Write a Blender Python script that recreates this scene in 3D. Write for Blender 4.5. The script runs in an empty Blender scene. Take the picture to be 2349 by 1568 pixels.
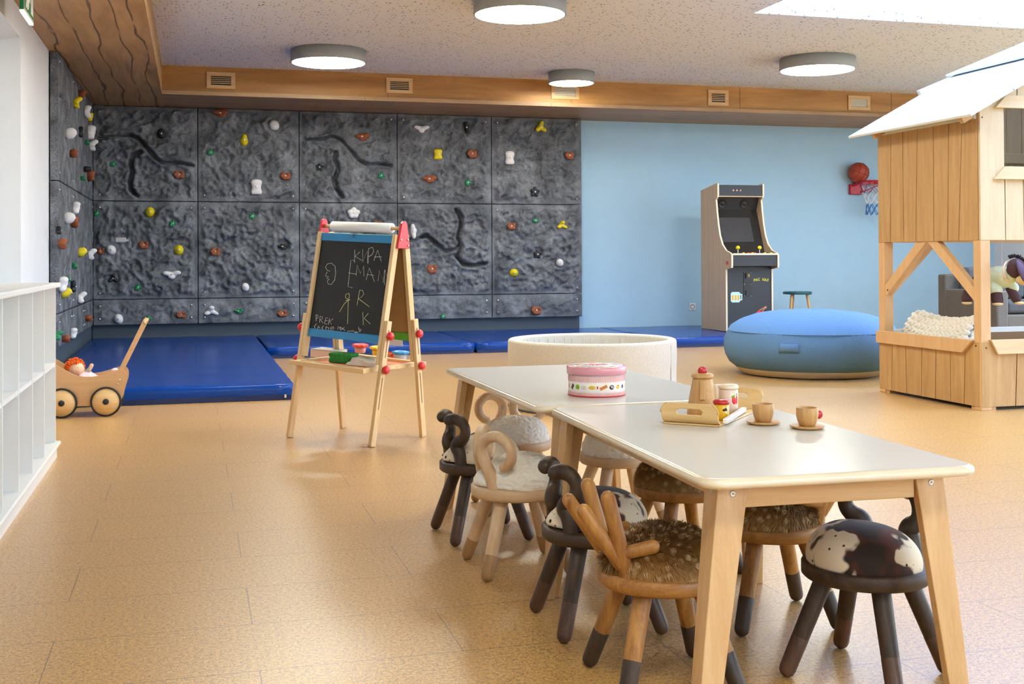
import bpy, math, random
import numpy as np
from mathutils import Vector, Matrix, noise
PI = math.pi
sc = bpy.context.scene
COL = sc.collection
rnd = random.Random(7)

# ------------------------------------------------------------------ camera model
F, CY, PITCH, ROLL, YAW, CAMH = 2647.9, 565.9, .0096726, .0047194, .26988, .95
def _M():
    cp, sp, cr, sr = math.cos(PITCH), math.sin(PITCH), math.cos(ROLL), math.sin(ROLL)
    return np.array([[cr, -sr, 0], [sr, cr, 0], [0, 0, 1]]) @ np.array([[1, 0, 0], [0, cp, -sp], [0, sp, cp]])
CM = _M()
L2W = np.array([[math.cos(YAW), 0, math.sin(YAW)], [-math.sin(YAW), 0, math.cos(YAW)], [0, 1, 0]])
def ray(x, y):
    return L2W @ (CM.T @ np.array([(x - 1174.5) / F, -(y - CY) / F, 1]))
def atz(x, y, z):
    d = ray(x, y); return Vector(np.array([0, 0, CAMH]) + (z - CAMH) / d[2] * d)
def atY(x, y, Y):
    d = ray(x, y); return Vector(np.array([0, 0, CAMH]) + Y / d[1] * d)
def atX(x, y, X):
    d = ray(x, y); return Vector(np.array([0, 0, CAMH]) + X / d[0] * d)
def onplane(x, y, p, n):
    d = Vector(ray(x, y)); o = Vector((0, 0, CAMH)); return o + d * ((Vector(p) - o).dot(n) / d.dot(n))

cam = bpy.data.cameras.new('camera'); cam_o = bpy.data.objects.new('camera', cam); COL.objects.link(cam_o)
cam.sensor_width = 36; cam.lens = F / 2349 * 36; cam.shift_y = (CY - 784) / 2349
cam.clip_start = .05; cam.clip_end = 100
_c = [L2W @ (CM.T @ np.array(v)) for v in ([1, 0, 0], [0, 1, 0], [0, 0, -1])]
m4 = Matrix.Identity(4)
for i in range(3):
    for j in range(3): m4[j][i] = _c[i][j]
m4.translation = (0, 0, CAMH); cam_o.matrix_world = m4
sc.camera = cam_o

# ------------------------------------------------------------------ materials
def lin(c):
    if isinstance(c, str):
        c = [int(c[i:i + 2], 16) / 255 for i in (0, 2, 4)]
    return tuple(x / 12.92 if x <= .04045 else ((x + .055) / 1.055) ** 2.4 for x in c)
def nodes(name):
    m = bpy.data.materials.new(name); m.use_nodes = True
    nt = m.node_tree; return m, nt, nt.nodes['Principled BSDF']
def N(nt, t, **k):
    n = nt.nodes.new(t)
    for a, b in k.items():
        if a in n.inputs: n.inputs[a].default_value = b
        else: setattr(n, a, b)
    return n
def ramp(nt, stops, interp='LINEAR'):
    r = nt.nodes.new('ShaderNodeValToRGB'); r.color_ramp.interpolation = interp
    e = r.color_ramp.elements
    while len(e) < len(stops): e.new(.5)
    for i, (p, c) in enumerate(stops):
        e[i].position = p; e[i].color = (*c[:3], 1)
    return r
def coords(nt, scale=(1, 1, 1), rot=(0, 0, 0), loc=(0, 0, 0), space='Object'):
    tc = nt.nodes.new('ShaderNodeTexCoord'); mp = nt.nodes.new('ShaderNodeMapping')
    mp.inputs['Scale'].default_value = scale; mp.inputs['Rotation'].default_value = rot; mp.inputs['Location'].default_value = loc
    nt.links.new(tc.outputs[space], mp.inputs['Vector']); return mp.outputs['Vector']
def addbump(nt, b, h, strength, dist=.01):
    bp = N(nt, 'ShaderNodeBump', Strength=strength, Distance=dist)
    nt.links.new(h, bp.inputs['Height']); nt.links.new(bp.outputs['Normal'], b.inputs['Normal'])
def plain(name, col, rough=.5, metal=0, var=.04, vscale=6, bump=0, bscale=200, coat=0, spec=None, trans=0, emit=None, es=0, bdist=.002):
    m, nt, b = nodes(name); c = lin(col)
    v = coords(nt)
    n = N(nt, 'ShaderNodeTexNoise', Scale=vscale, Detail=3); nt.links.new(v, n.inputs['Vector'])
    r = ramp(nt, [(.3, [x * (1 - var) for x in c]), (.7, [min(1, x * (1 + var)) for x in c])])
    nt.links.new(n.outputs['Fac'], r.inputs['Fac']); nt.links.new(r.outputs['Color'], b.inputs['Base Color'])
    b.inputs['Roughness'].default_value = rough; b.inputs['Metallic'].default_value = metal
    b.inputs['Coat Weight'].default_value = coat; b.inputs['Coat Roughness'].default_value = .08
    b.inputs['Transmission Weight'].default_value = trans
    if spec is not None: b.inputs['Specular IOR Level'].default_value = spec
    if bump:
        n2 = N(nt, 'ShaderNodeTexNoise', Scale=bscale, Detail=4); nt.links.new(v, n2.inputs['Vector'])
        addbump(nt, b, n2.outputs['Fac'], bump, bdist)
    if emit:
        b.inputs['Emission Color'].default_value = (*lin(emit), 1); b.inputs['Emission Strength'].default_value = es
    return m
def wood(name, c1, c2, axis='z', rough=.45, scale=1, coat=0, contrast=1, cross=0):
    """straight grain along an object axis"""
    m, nt, b = nodes(name)
    s = {'x': (1.2, 16, 16), 'y': (16, 1.2, 16), 'z': (16, 16, 1.2)}[axis]
    v = coords(nt, [k * scale for k in s])
    n = N(nt, 'ShaderNodeTexNoise', Scale=1.6, Detail=6, Roughness=.6, Distortion=.6); nt.links.new(v, n.inputs['Vector'])
    n2 = N(nt, 'ShaderNodeTexNoise', Scale=14, Detail=3, Roughness=.7); nt.links.new(v, n2.inputs['Vector'])
    mx = N(nt, 'ShaderNodeMath', operation='ADD'); ml = N(nt, 'ShaderNodeMath', operation='MULTIPLY'); ml.inputs[1].default_value = .35
    nt.links.new(n2.outputs['Fac'], ml.inputs[0]); nt.links.new(n.outputs['Fac'], mx.inputs[0]); nt.links.new(ml.outputs[0], mx.inputs[1])
    a, c = lin(c1), lin(c2); w = .22 / contrast
    r = ramp(nt, [(.67 - w, c), (.67 + w, a)]); nt.links.new(mx.outputs[0], r.inputs['Fac'])
    nt.links.new(r.outputs['Color'], b.inputs['Base Color']); b.inputs['Roughness'].default_value = rough
    b.inputs['Coat Weight'].default_value = coat; b.inputs['Coat Roughness'].default_value = .15
    addbump(nt, b, mx.outputs[0], .12, .002)
    return m

M = {}
M['white_paint'] = plain('white_paint', 'f2f1ec', .45, var=.01)
M['shelf_white'] = plain('shelf_white', 'fafaf8', .35, var=.01)
M['wall_white'] = plain('wall_white', 'e3e7ec', .8, var=.015, bump=.15, bscale=120)
M['wall_blue'] = plain('wall_blue', 'a8cce4', .8, var=.015, bump=.1, bscale=150)
M['dark_base'] = plain('dark_base', '46535f', .6)
M['metal'] = plain('metal', 'd5d5d5', .3, 1)
M['dark_metal'] = plain('dark_metal', '3a3a3a', .4, .6)
M['black_plastic'] = plain('black_plastic', '17181a', .45)
M['black_rubber'] = plain('black_rubber', '1d1b1a', .6)
M['red'] = plain('red_plastic', 'd8232c', .3, coat=.3)
M['red_wood'] = plain('red_paint', 'c4161c', .35, coat=.3)
M['beech'] = wood('beech', 'e3bd8a', 'cf9f66', 'z')
M['beech_x'] = wood('beech_x', 'e3bd8a', 'cf9f66', 'x')
M['beech_y'] = wood('beech_y', 'e0b985', 'cb9a62', 'y')
M['beech_pale'] = wood('pale_beech', 'e6c9a4', 'd3ae86', 'z'); M['beech_pale_x'] = wood('pale_beech_x', 'e6c9a4', 'd3ae86', 'x')
M['oak'] = wood('oak', 'c08a48', '8f5c2a', 'z', contrast=1.5)
M['oak_x'] = wood('oak_x', 'c08a48', '8f5c2a', 'x', contrast=1.5)
M['smoked'] = wood('smoked_oak', '54402f', '2a1d14', 'z', .5)
M['smoked_x'] = wood('smoked_oak_x', '54402f', '2a1d14', 'x', .5)
M['walnut'] = wood('walnut', '6b4a37', '3c281d', 'z', .45)
M['wal_tan'] = wood('tan_wood', 'bb9468', '9a7448', 'z', .45)
M['pine'] = wood('pine', 'ecd0a0', 'dab47c', 'z', .5)
M['pine_x'] = wood('pine_x', 'ecd0a0', 'dab47c', 'x', .5)
M['birch'] = wood('birch_ply', 'ecc98f', 'dcb172', 'x', .4)
M['toy_wood'] = wood('toy_wood', 'd6a86c', 'bd8a50', 'z', .45, scale=3)
M['house_warm'] = wood('house_wood', 'cba673', 'ae8451', 'z', .6, contrast=.8)
M['house_pale'] = wood('house_pale_wood', 'e0cba6', 'd0b48c', 'z', .6, contrast=.8)
M['house_post'] = wood('house_post_wood', 'dfb98a', 'cda273', 'z', .55, contrast=.7)
M['house_pale_x'] = wood('house_trim_wood', 'e4cda6', 'd4b88e', 'x', .6, contrast=.8)
M['house_white'] = plain('house_white_paint', 'dfe3e4', .55, var=.01)
M['pram_ply'] = wood('pram_ply', 'dcb282', 'cd9f6c', 'x', .4, contrast=.7)
M['arc_side'] = wood('arcade_side_wood', 'd2b898', 'b99c7c', 'z', .5, contrast=.6)
M['ply_edge'] = plain('plywood_edge', 'e6d8bd', .5)
M['arc_black'] = plain('arcade_black', '22262c', .45)
M['arc_screen'] = plain('arcade_screen', '16181c', .15, coat=.5)
M['glass_grey'] = plain('glass_grey', '3b3b3f', .25)
M['paper'] = plain('paper_white', 'f4f3f0', .8)
M['chalk'] = plain('chalk', 'dcdca0', .9)
M['chalkboard'] = plain('chalkboard', '151616', .6, var=.3, vscale=4)
M['blue_rail'] = plain('blue_rail', '1c86c4', .35)
M['green_rail'] = plain('green_rail', '5fb01c', .4)
M['hardboard'] = plain('hardboard', 'b98a52', .7)
M['card_orange'] = plain('tray_liner', 'e8764a', .6)
M['mat_blue'] = plain('mat_blue', '003e98', .22, spec=.3, var=.05, vscale=1.5, bump=.35, bscale=2.2, bdist=.03)
M['mat_dark'] = plain('mat_blue_dark', '0b2c6a', .4)
M['hold_white'] = plain('hold_white', 'e6e5e6', .5)
M['hold_yellow'] = plain('hold_yellow', 'e6cf10', .5)
M['hold_green'] = plain('hold_green', '12814f', .5)
M['hold_brown'] = plain('hold_brown', '97502c', .6, bump=.3, bscale=120)
M['hold_black'] = plain('hold_black', '15171a', .5)
M['sponge'] = plain('sponge_green', '2d8a35', .9, var=.25, vscale=60, bump=.6, bscale=130)
M['cloth'] = plain('cloth_linen', 'd9cdb8', .9, bump=.2)
M['pink_box'] = plain('pink_card', 'ecc9b8', .7)
M['grey_card'] = plain('grey_card', 'b9b5a8', .7)
M['lid_red'] = plain('lid_red', 'ee4740', .35)
M['lid_yellow'] = plain('lid_yellow', 'f3c320', .35)
M['lid_blue'] = plain('lid_blue', '2a90d8', .35)
M['lid_orange'] = plain('lid_orange', 'ec6a48', .4)
M['pot_clear'] = plain('pot_translucent', 'e9e9ec', .3, trans=.4)
M['pot_pink'] = plain('pot_pink', 'f2a49c', .35, trans=.2)
M['skin'] = plain('doll_skin', 'f0c4a4', .8)
M['orange_hair'] = plain('orange_wool', 'ef6d1c', .9)
M['pink_cloth'] = plain('pink_dotted_cloth', 'f4d0d6', .9)
M['grey_cloth'] = plain('doll_sleeve', 'b3a494', .9)
M['green_trim'] = plain('doll_trim', '8fb58e', .9)
M['pit_fabric'] = plain('pit_fabric', 'c8c2b6', .9, var=.06, vscale=90, bump=.25, bscale=400)
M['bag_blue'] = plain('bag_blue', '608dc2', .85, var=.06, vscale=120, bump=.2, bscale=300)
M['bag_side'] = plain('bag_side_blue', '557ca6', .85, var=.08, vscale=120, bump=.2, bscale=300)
M['bag_base'] = plain('bag_base_grey', 'cfc8bc', .85)
M['teal'] = plain('teal_paint', '1e5a63', .4)
M['lamp_grey'] = plain('lamp_grey', 'a3a6a5', .5)
M['lamp_glow'] = plain('lamp_diffuser', 'ffffff', .5, emit='f9f7e8', es=33)
M['sky_glow'] = plain('skylight_opal', 'ffffff', .5, emit='a0c4ff', es=4.8)
M['knit'] = plain('knit_cream', 'f3eee2', .95, bump=.4, bscale=150)
M['donkey'] = plain('donkey_plush', '4b3238', .85, bump=.2, bscale=500)
M['donkey_pale'] = plain('donkey_muzzle', 'e2c99a', .9)
M['donkey_ear'] = plain('donkey_ear_plush', '5d4c66', .85)
M['donkey_mane'] = plain('donkey_mane', '2c2122', .9)
M['donkey_shirt'] = plain('donkey_shirt', 'd3dfc4', .9, bump=.4, bscale=60)
M['yellow_ball'] = plain('yellow_ball', 'f2d21c', .3)
M['exit_green'] = plain('exit_green', '0d7a45', .4)
M['strip_white'] = plain('sign_strip', 'e4ece8', .4, emit='eaf5f0', es=.6)
M['ball'] = plain('basketball_rubber', 'b0442a', .6, bump=.4, bscale=900)
M['net_red'] = plain('net_red', 'c2344a', .8)
M['net_white'] = plain('net_white', 'eef1f4', .8)
M['net_blue'] = plain('net_blue', '1f6fc0', .8)
M['rim_red'] = plain('rim_red', 'c0102c', .35)
M['honey'] = plain('honey_yellow', 'e8b51a', .35, coat=.3)
M['jar_pink'] = plain('jar_cream', 'ead0bd', .35, coat=.3)
M['lid_cream'] = plain('lid_cream', 'f1e0c6', .35, coat=.3)
M['stick'] = plain('white_stick', 'efe9e2', .4)
M['sofa_cushion'] = plain('sofa_cushion', '4d5157', .9)
M['outlet'] = plain('outlet_white', 'e8e8ea', .4)
M['interior_brown'] = plain('interior_brown', '8a6a48', .7)
M['jp'] = plain('pastel_pink', 'ec9fa8', .35, coat=.4)
M['box_white'] = plain('box_print_white', 'f6ece4', .4, coat=.4)
M['box_stripe'] = plain('box_stripe_pink', 'e8a9a5', .4, coat=.4)
for k, c in dict(c_brown='5a3524', c_green='7cb518', c_outline='e2d2c4', c_cookie='ecc23c', c_waffle='d97b22', c_choc='3a2420', c_red='cf2a22', c_pinkish='e88a9a', c_lilac='8f86b0', mug_blue='b9e2f4', mug_beer='e2aa28', pix_red='e8343f', pix_green='3fae5c', pix_stalk='e08a64', letter='f2ea6a', dot='f3c9c4', eye='2c1c14', stroke='2a1a12').items():
    M[k] = plain(k, c, .5)

def _floor():
    m, nt, b = nodes('cork_floor')
    v = coords(nt, loc=(-.63 + .965, -3.086 + 20 * .351, 0))
    br = N(nt, 'ShaderNodeTexBrick', offset=.5)
    for k, x in {'Scale': 1, 'Mortar Size': .0016, 'Mortar Smooth': .1, 'Bias': 0, 'Brick Width': .965, 'Row Height': .351}.items(): br.inputs[k].default_value = x
    br.inputs['Color1'].default_value = (.45, .45, .45, 1); br.inputs['Color2'].default_value = (.55, .55, .55, 1); br.inputs['Mortar'].default_value = (0, 0, 0, 1)
    nt.links.new(v, br.inputs['Vector'])
    v2 = coords(nt)
    n1 = N(nt, 'ShaderNodeTexNoise', Scale=85, Detail=5, Roughness=.8); nt.links.new(v2, n1.inputs['Vector'])
    
    a = N(nt, 'ShaderNodeMix', data_type='FLOAT'); a.inputs[0].default_value = .42
    n9 = N(nt, 'ShaderNodeTexNoise', Scale=210, Detail=2, Roughness=.6); nt.links.new(v2, n9.inputs['Vector'])
    nt.links.new(n1.outputs['Fac'], a.inputs[2]); nt.links.new(n9.outputs['Fac'], a.inputs[3])
    r = ramp(nt, [(.40, lin('7e501b')), (.49, lin('cc922f')), (.60, lin('eabc5a'))]); nt.links.new(a.outputs[0], r.inputs['Fac'])
    # faint shade difference from plank to plank, dark joints
    mm = N(nt, 'ShaderNodeMix', data_type='RGBA', blend_type='MULTIPLY'); mm.inputs[0].default_value = 1
    r2 = ramp(nt, [(.0, (.33, .27, .2)), (.3, (.93, .93, .93)), (.6, (1, 1, 1))]); nt.links.new(br.outputs['Color'], r2.inputs['Fac'])
    nt.links.new(r.outputs['Color'], mm.inputs[6]); nt.links.new(r2.outputs['Color'], mm.inputs[7])
    nt.links.new(mm.outputs[2], b.inputs['Base Color'])
    b.inputs['Roughness'].default_value = .36; b.inputs['Specular IOR Level'].default_value = .5
    b.inputs['Coat Weight'].default_value = .85; b.inputs['Coat Roughness'].default_value = .36; b.inputs['Coat IOR'].default_value = 1.7; b.inputs['Sheen Weight'].default_value = .12; b.inputs['Sheen Roughness'].default_value = .4; b.inputs['Sheen Tint'].default_value = (.9, .95, 1, 1)
    addbump(nt, b, n1.outputs['Fac'], .02, .002)
    return m
M['floor'] = _floor()
def _ceil():
    m, nt, b = nodes('perforated_ceiling')
    v = coords(nt)
    vo = N(nt, 'ShaderNodeTexVoronoi', Scale=34, Randomness=1); nt.links.new(v, vo.inputs['Vector'])
    sep = N(nt, 'ShaderNodeSeparateColor'); nt.links.new(vo.outputs['Color'], sep.inputs[0])
    th = N(nt, 'ShaderNodeMath', operation='MULTIPLY'); th.inputs[1].default_value = .34; nt.links.new(sep.outputs[0], th.inputs[0])
    lt = N(nt, 'ShaderNodeMath', operation='LESS_THAN'); nt.links.new(vo.outputs['Distance'], lt.inputs[0]); nt.links.new(th.outputs[0], lt.inputs[1])
    r = ramp(nt, [(0, lin('dee5f0')), (1, lin('7d7b79'))]); nt.links.new(lt.outputs[0], r.inputs['Fac'])
    nt.links.new(r.outputs['Color'], b.inputs['Base Color']); b.inputs['Roughness'].default_value = .9
    return m
M['ceiling'] = _ceil()
def _veneer(name, axis, c1, c2, veins):
    m, nt, b = nodes(name)
    s = {'x': (.35, 3, 3), 'y': (3, .35, 3)}[axis]
    v = coords(nt, s)
    n = N(nt, 'ShaderNodeTexNoise', Scale=3, Detail=8, Roughness=.62, Distortion=.5); nt.links.new(v, n.inputs['Vector'])
    r = ramp(nt, [(.3, lin(c2)), (.7, lin(c1))]); nt.links.new(n.outputs['Fac'], r.inputs['Fac'])
    out = r.outputs['Color']
    if veins:
        v3 = coords(nt, (1, .16, .1), loc=(.05, .1, 0))
        wv = N(nt, 'ShaderNodeTexWave', Scale=2.0, Distortion=5.0, Detail=2.5); wv.inputs['Detail Scale'].default_value = 2.2; nt.links.new(v3, wv.inputs['Vector'])
        r4 = ramp(nt, [(.004, (.2, .15, .11)), (.035, (1, 1, 1))]); nt.links.new(wv.outputs['Fac'], r4.inputs['Fac'])
        nm = N(nt, 'ShaderNodeTexNoise', Scale=2.2, Detail=2); nt.links.new(coords(nt, (2, .7, 1)), nm.inputs['Vector']); r5 = ramp(nt, [(.30, (0, 0, 0)), (.38, (1, 1, 1))]); nt.links.new(nm.outputs['Fac'], r5.inputs['Fac'])
        r3 = N(nt, 'ShaderNodeMix', data_type='RGBA'); nt.links.new(r5.outputs['Color'], r3.inputs[0]); r3.inputs[6].default_value = (1, 1, 1, 1); nt.links.new(r4.outputs['Color'], r3.inputs[7])
        mm = N(nt, 'ShaderNodeMix', data_type='RGBA', blend_type='MULTIPLY'); mm.inputs[0].default_value = .85
        nt.links.new(out, mm.inputs[6]); nt.links.new(r3.outputs[2], mm.inputs[7]); out = mm.outputs[2]
    nt.links.new(out, b.inputs['Base Color']); b.inputs['Roughness'].default_value = .5
    return m
M['veneer_left'] = _veneer('veined_veneer', 'y', 'c8a06a', 'a67e4a', True)
M['veneer_back'] = _veneer('oak_veneer', 'x', 'c8924f', 'a26d32', False)
M['veneer_under'] = _veneer('oak_veneer_under', 'x', 'b8946c', '967454', False)
def _rock():
    m, nt, b = nodes('grey_rock_panel')
    v = coords(nt)
    n = N(nt, 'ShaderNodeTexNoise', Scale=170, Detail=4, Roughness=.8); nt.links.new(v, n.inputs['Vector'])
    n2 = N(nt, 'ShaderNodeTexNoise', Scale=6, Detail=4); nt.links.new(v, n2.inputs['Vector'])
    a = N(nt, 'ShaderNodeMix', data_type='FLOAT'); a.inputs[0].default_value = .3
    nt.links.new(n.outputs['Fac'], a.inputs[2]); nt.links.new(n2.outputs['Fac'], a.inputs[3])
    r = ramp(nt, [(.38, lin('303338')), (.5, lin('63676d')), (.62, lin('9fa4ab'))]); nt.links.new(a.outputs[0], r.inputs['Fac'])
    nt.links.new(r.outputs['Color'], b.inputs['Base Color']); b.inputs['Roughness'].default_value = .75
    n3 = N(nt, 'ShaderNodeTexNoise', Scale=7, Detail=7, Roughness=.62, Distortion=.4); n3.noise_type = 'RIDGED_MULTIFRACTAL'; n3.normalize = True; nt.links.new(v, n3.inputs['Vector'])
    b1 = N(nt, 'ShaderNodeBump', Strength=.9, Distance=.05); nt.links.new(n3.outputs['Fac'], b1.inputs['Height'])
    b2 = N(nt, 'ShaderNodeBump', Strength=.6, Distance=.004); nt.links.new(n.outputs['Fac'], b2.inputs['Height']); nt.links.new(b1.outputs['Normal'], b2.inputs['Normal']); nt.links.new(b2.outputs['Normal'], b.inputs['Normal'])
    return m
M['rock'] = _rock()
def _cow(name, band, blobs, whites=()):
    m, nt, b = nodes(name)
    v = coords(nt)
    def math_(op, a, b_=None, c=None):
        n = N(nt, 'ShaderNodeMath', operation=op)
        for i, x in enumerate((a, b_, c)):
            if x is None: continue
            if hasattr(x, 'links'): nt.links.new(x, n.inputs[i])
            else: n.inputs[i].default_value = x
        return n.outputs[0]
    n = N(nt, 'ShaderNodeTexNoise', Scale=13, Detail=2, Roughness=.5); nt.links.new(v, n.inputs['Vector'])
    nz = math_('MULTIPLY', math_('SUBTRACT', n.outputs['Fac'], .5), .20)
    def dist(x, y, r):
        d = N(nt, 'ShaderNodeVectorMath', operation='DISTANCE'); mp = N(nt, 'ShaderNodeVectorMath', operation='MULTIPLY'); mp.inputs[1].default_value = (1, 1, 0); nt.links.new(v, mp.inputs[0])
        nt.links.new(mp.outputs[0], d.inputs[0]); d.inputs[1].default_value = (x, y, 0); return math_('SUBTRACT', d.outputs['Value'], r)
    f = None
    if band:
        dt = N(nt, 'ShaderNodeVectorMath', operation='DOT_PRODUCT'); nt.links.new(v, dt.inputs[0]); dt.inputs[1].default_value = (band[0], band[1], 0)
        f = math_('SUBTRACT', math_('ABSOLUTE', math_('SUBTRACT', dt.outputs['Value'], band[2])), band[3])
    for x, y, r in blobs:
        g = dist(x, y, r); f = g if f is None else math_('MINIMUM', f, g)
    f = math_('ADD', f, nz)
    for x, y, r in whites: f = math_('MAXIMUM', f, math_('MULTIPLY', math_('ADD', dist(x, y, r), math_('MULTIPLY', nz, .5)), -1.0))
    r = ramp(nt, [(.498, (0, 0, 0)), (.502, (1, 1, 1))]); nt.links.new(math_('MULTIPLY_ADD', f, 1.0, .5), r.inputs['Fac'])
    vo = N(nt, 'ShaderNodeTexVoronoi', Scale=46); nt.links.new(v, vo.inputs['Vector'])
    sp = ramp(nt, [(.13, (0, 0, 0)), (.17, (1, 1, 1))]); nt.links.new(vo.outputs['Distance'], sp.inputs['Fac'])
    mn = N(nt, 'ShaderNodeMix', data_type='RGBA', blend_type='MULTIPLY'); mn.inputs[0].default_value = 1
    nt.links.new(r.outputs['Color'], mn.inputs[6]); nt.links.new(sp.outputs['Color'], mn.inputs[7])
    n2 = N(nt, 'ShaderNodeTexNoise', Scale=12); nt.links.new(v, n2.inputs['Vector'])
    dk = ramp(nt, [(.42, lin('24130d')), (.58, lin('632812'))]); nt.links.new(n2.outputs['Fac'], dk.inputs['Fac'])
    mx = N(nt, 'ShaderNodeMix', data_type='RGBA'); nt.links.new(mn.outputs[2], mx.inputs[0])
    nt.links.new(dk.outputs['Color'], mx.inputs[6]); mx.inputs[7].default_value = (*lin('efe0c6'), 1)
    nt.links.new(mx.outputs[2], b.inputs['Base Color']); b.inputs['Roughness'].default_value = .7; b.inputs['Sheen Weight'].default_value = .2
    return m
M['cow_a'] = _cow('cow_hide', (-.678, .735, .004, .058), [(-.10, .068, .020), (.075, -.085, .016), (-.01, -.085, .046), (-.06, -.07, .022)], [(.035, .085, .010), (-.045, .02, .008)])
M['cow_b'] = _cow('cow_hide_pale', None, [(.03, .05, .05), (.06, -.08, .02)])
def _fur():
    m, nt, b = nodes('fawn_fur')
    v = coords(nt)
    vo = N(nt, 'ShaderNodeTexVoronoi', Scale=43, Randomness=.85); nt.links.new(v, vo.inputs['Vector'])
    r = ramp(nt, [(.24, (1, 1, 1)), (.40, (0, 0, 0))]); nt.links.new(vo.outputs['Distance'], r.inputs['Fac'])
    sx = N(nt, 'ShaderNodeSeparateXYZ'); nt.links.new(v, sx.inputs[0])
    n = N(nt, 'ShaderNodeTexNoise', Scale=25, Detail=3); nt.links.new(v, n.inputs['Vector'])
    ad = N(nt, 'ShaderNodeMath', operation='MULTIPLY_ADD'); ad.inputs[1].default_value = .05; nt.links.new(n.outputs['Fac'], ad.inputs[0]); nt.links.new(sx.outputs[2], ad.inputs[2])
    body = ramp(nt, [(.278, lin('cf9f60')), (.325, lin('93652f')), (.39, lin('5d3c1e'))]); nt.links.new(ad.outputs[0], body.inputs['Fac'])
    mx = N(nt, 'ShaderNodeMix', data_type='RGBA'); nt.links.new(r.outputs['Color'], mx.inputs[0])
    nt.links.new(body.outputs['Color'], mx.inputs[6]); mx.inputs[7].default_value = (*lin('dcbd8c'), 1)
    nt.links.new(mx.outputs[2], b.inputs['Base Color']); b.inputs['Roughness'].default_value = .55
    return m
M['fur'] = _fur()
def _wool():
    m, nt, b = nodes('white_wool')
    v = coords(nt)
    vo = N(nt, 'ShaderNodeTexVoronoi', Scale=130, feature='SMOOTH_F1'); nt.links.new(v, vo.inputs['Vector'])
    r = ramp(nt, [(0, lin('fffdf6')), (.8, lin('f7f1e6'))]); nt.links.new(vo.outputs['Distance'], r.inputs['Fac'])
    nt.links.new(r.outputs['Color'], b.inputs['Base Color']); b.inputs['Roughness'].default_value = .95
    addbump(nt, b, vo.outputs['Distance'], -.9, .009)
    return m
M['wool'] = _wool()
def _wicker():
    m, nt, b = nodes('grey_wicker')
    v = coords(nt, (1, 1, 1))
    ck = N(nt, 'ShaderNodeTexChecker', Scale=95); nt.links.new(v, ck.inputs['Vector'])
    ck.inputs['Color1'].default_value = (*lin('47433f'), 1); ck.inputs['Color2'].default_value = (*lin('6e6861'), 1)
    nt.links.new(ck.outputs['Color'], b.inputs['Base Color']); addbump(nt, b, ck.outputs['Fac'], .5, .01)
    return m
M['wicker'] = _wicker()
def _top():
    m, nt, b = nodes('white_laminate')
    v = coords(nt); n = N(nt, 'ShaderNodeTexNoise', Scale=2); nt.links.new(v, n.inputs['Vector'])
    r = ramp(nt, [(.3, lin('dfd9cd')), (.7, lin('e3ddd2'))]); nt.links.new(n.outputs['Fac'], r.inputs['Fac']); nt.links.new(r.outputs['Color'], b.inputs['Base Color'])
    b.inputs['Roughness'].default_value = .22; b.inputs['Specular IOR Level'].default_value = .1
    return m
M['tabletop'] = _top()
M['table_edge'] = plain('lacquered_edge', 'ecdcc0', .25, coat=.4)

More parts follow.
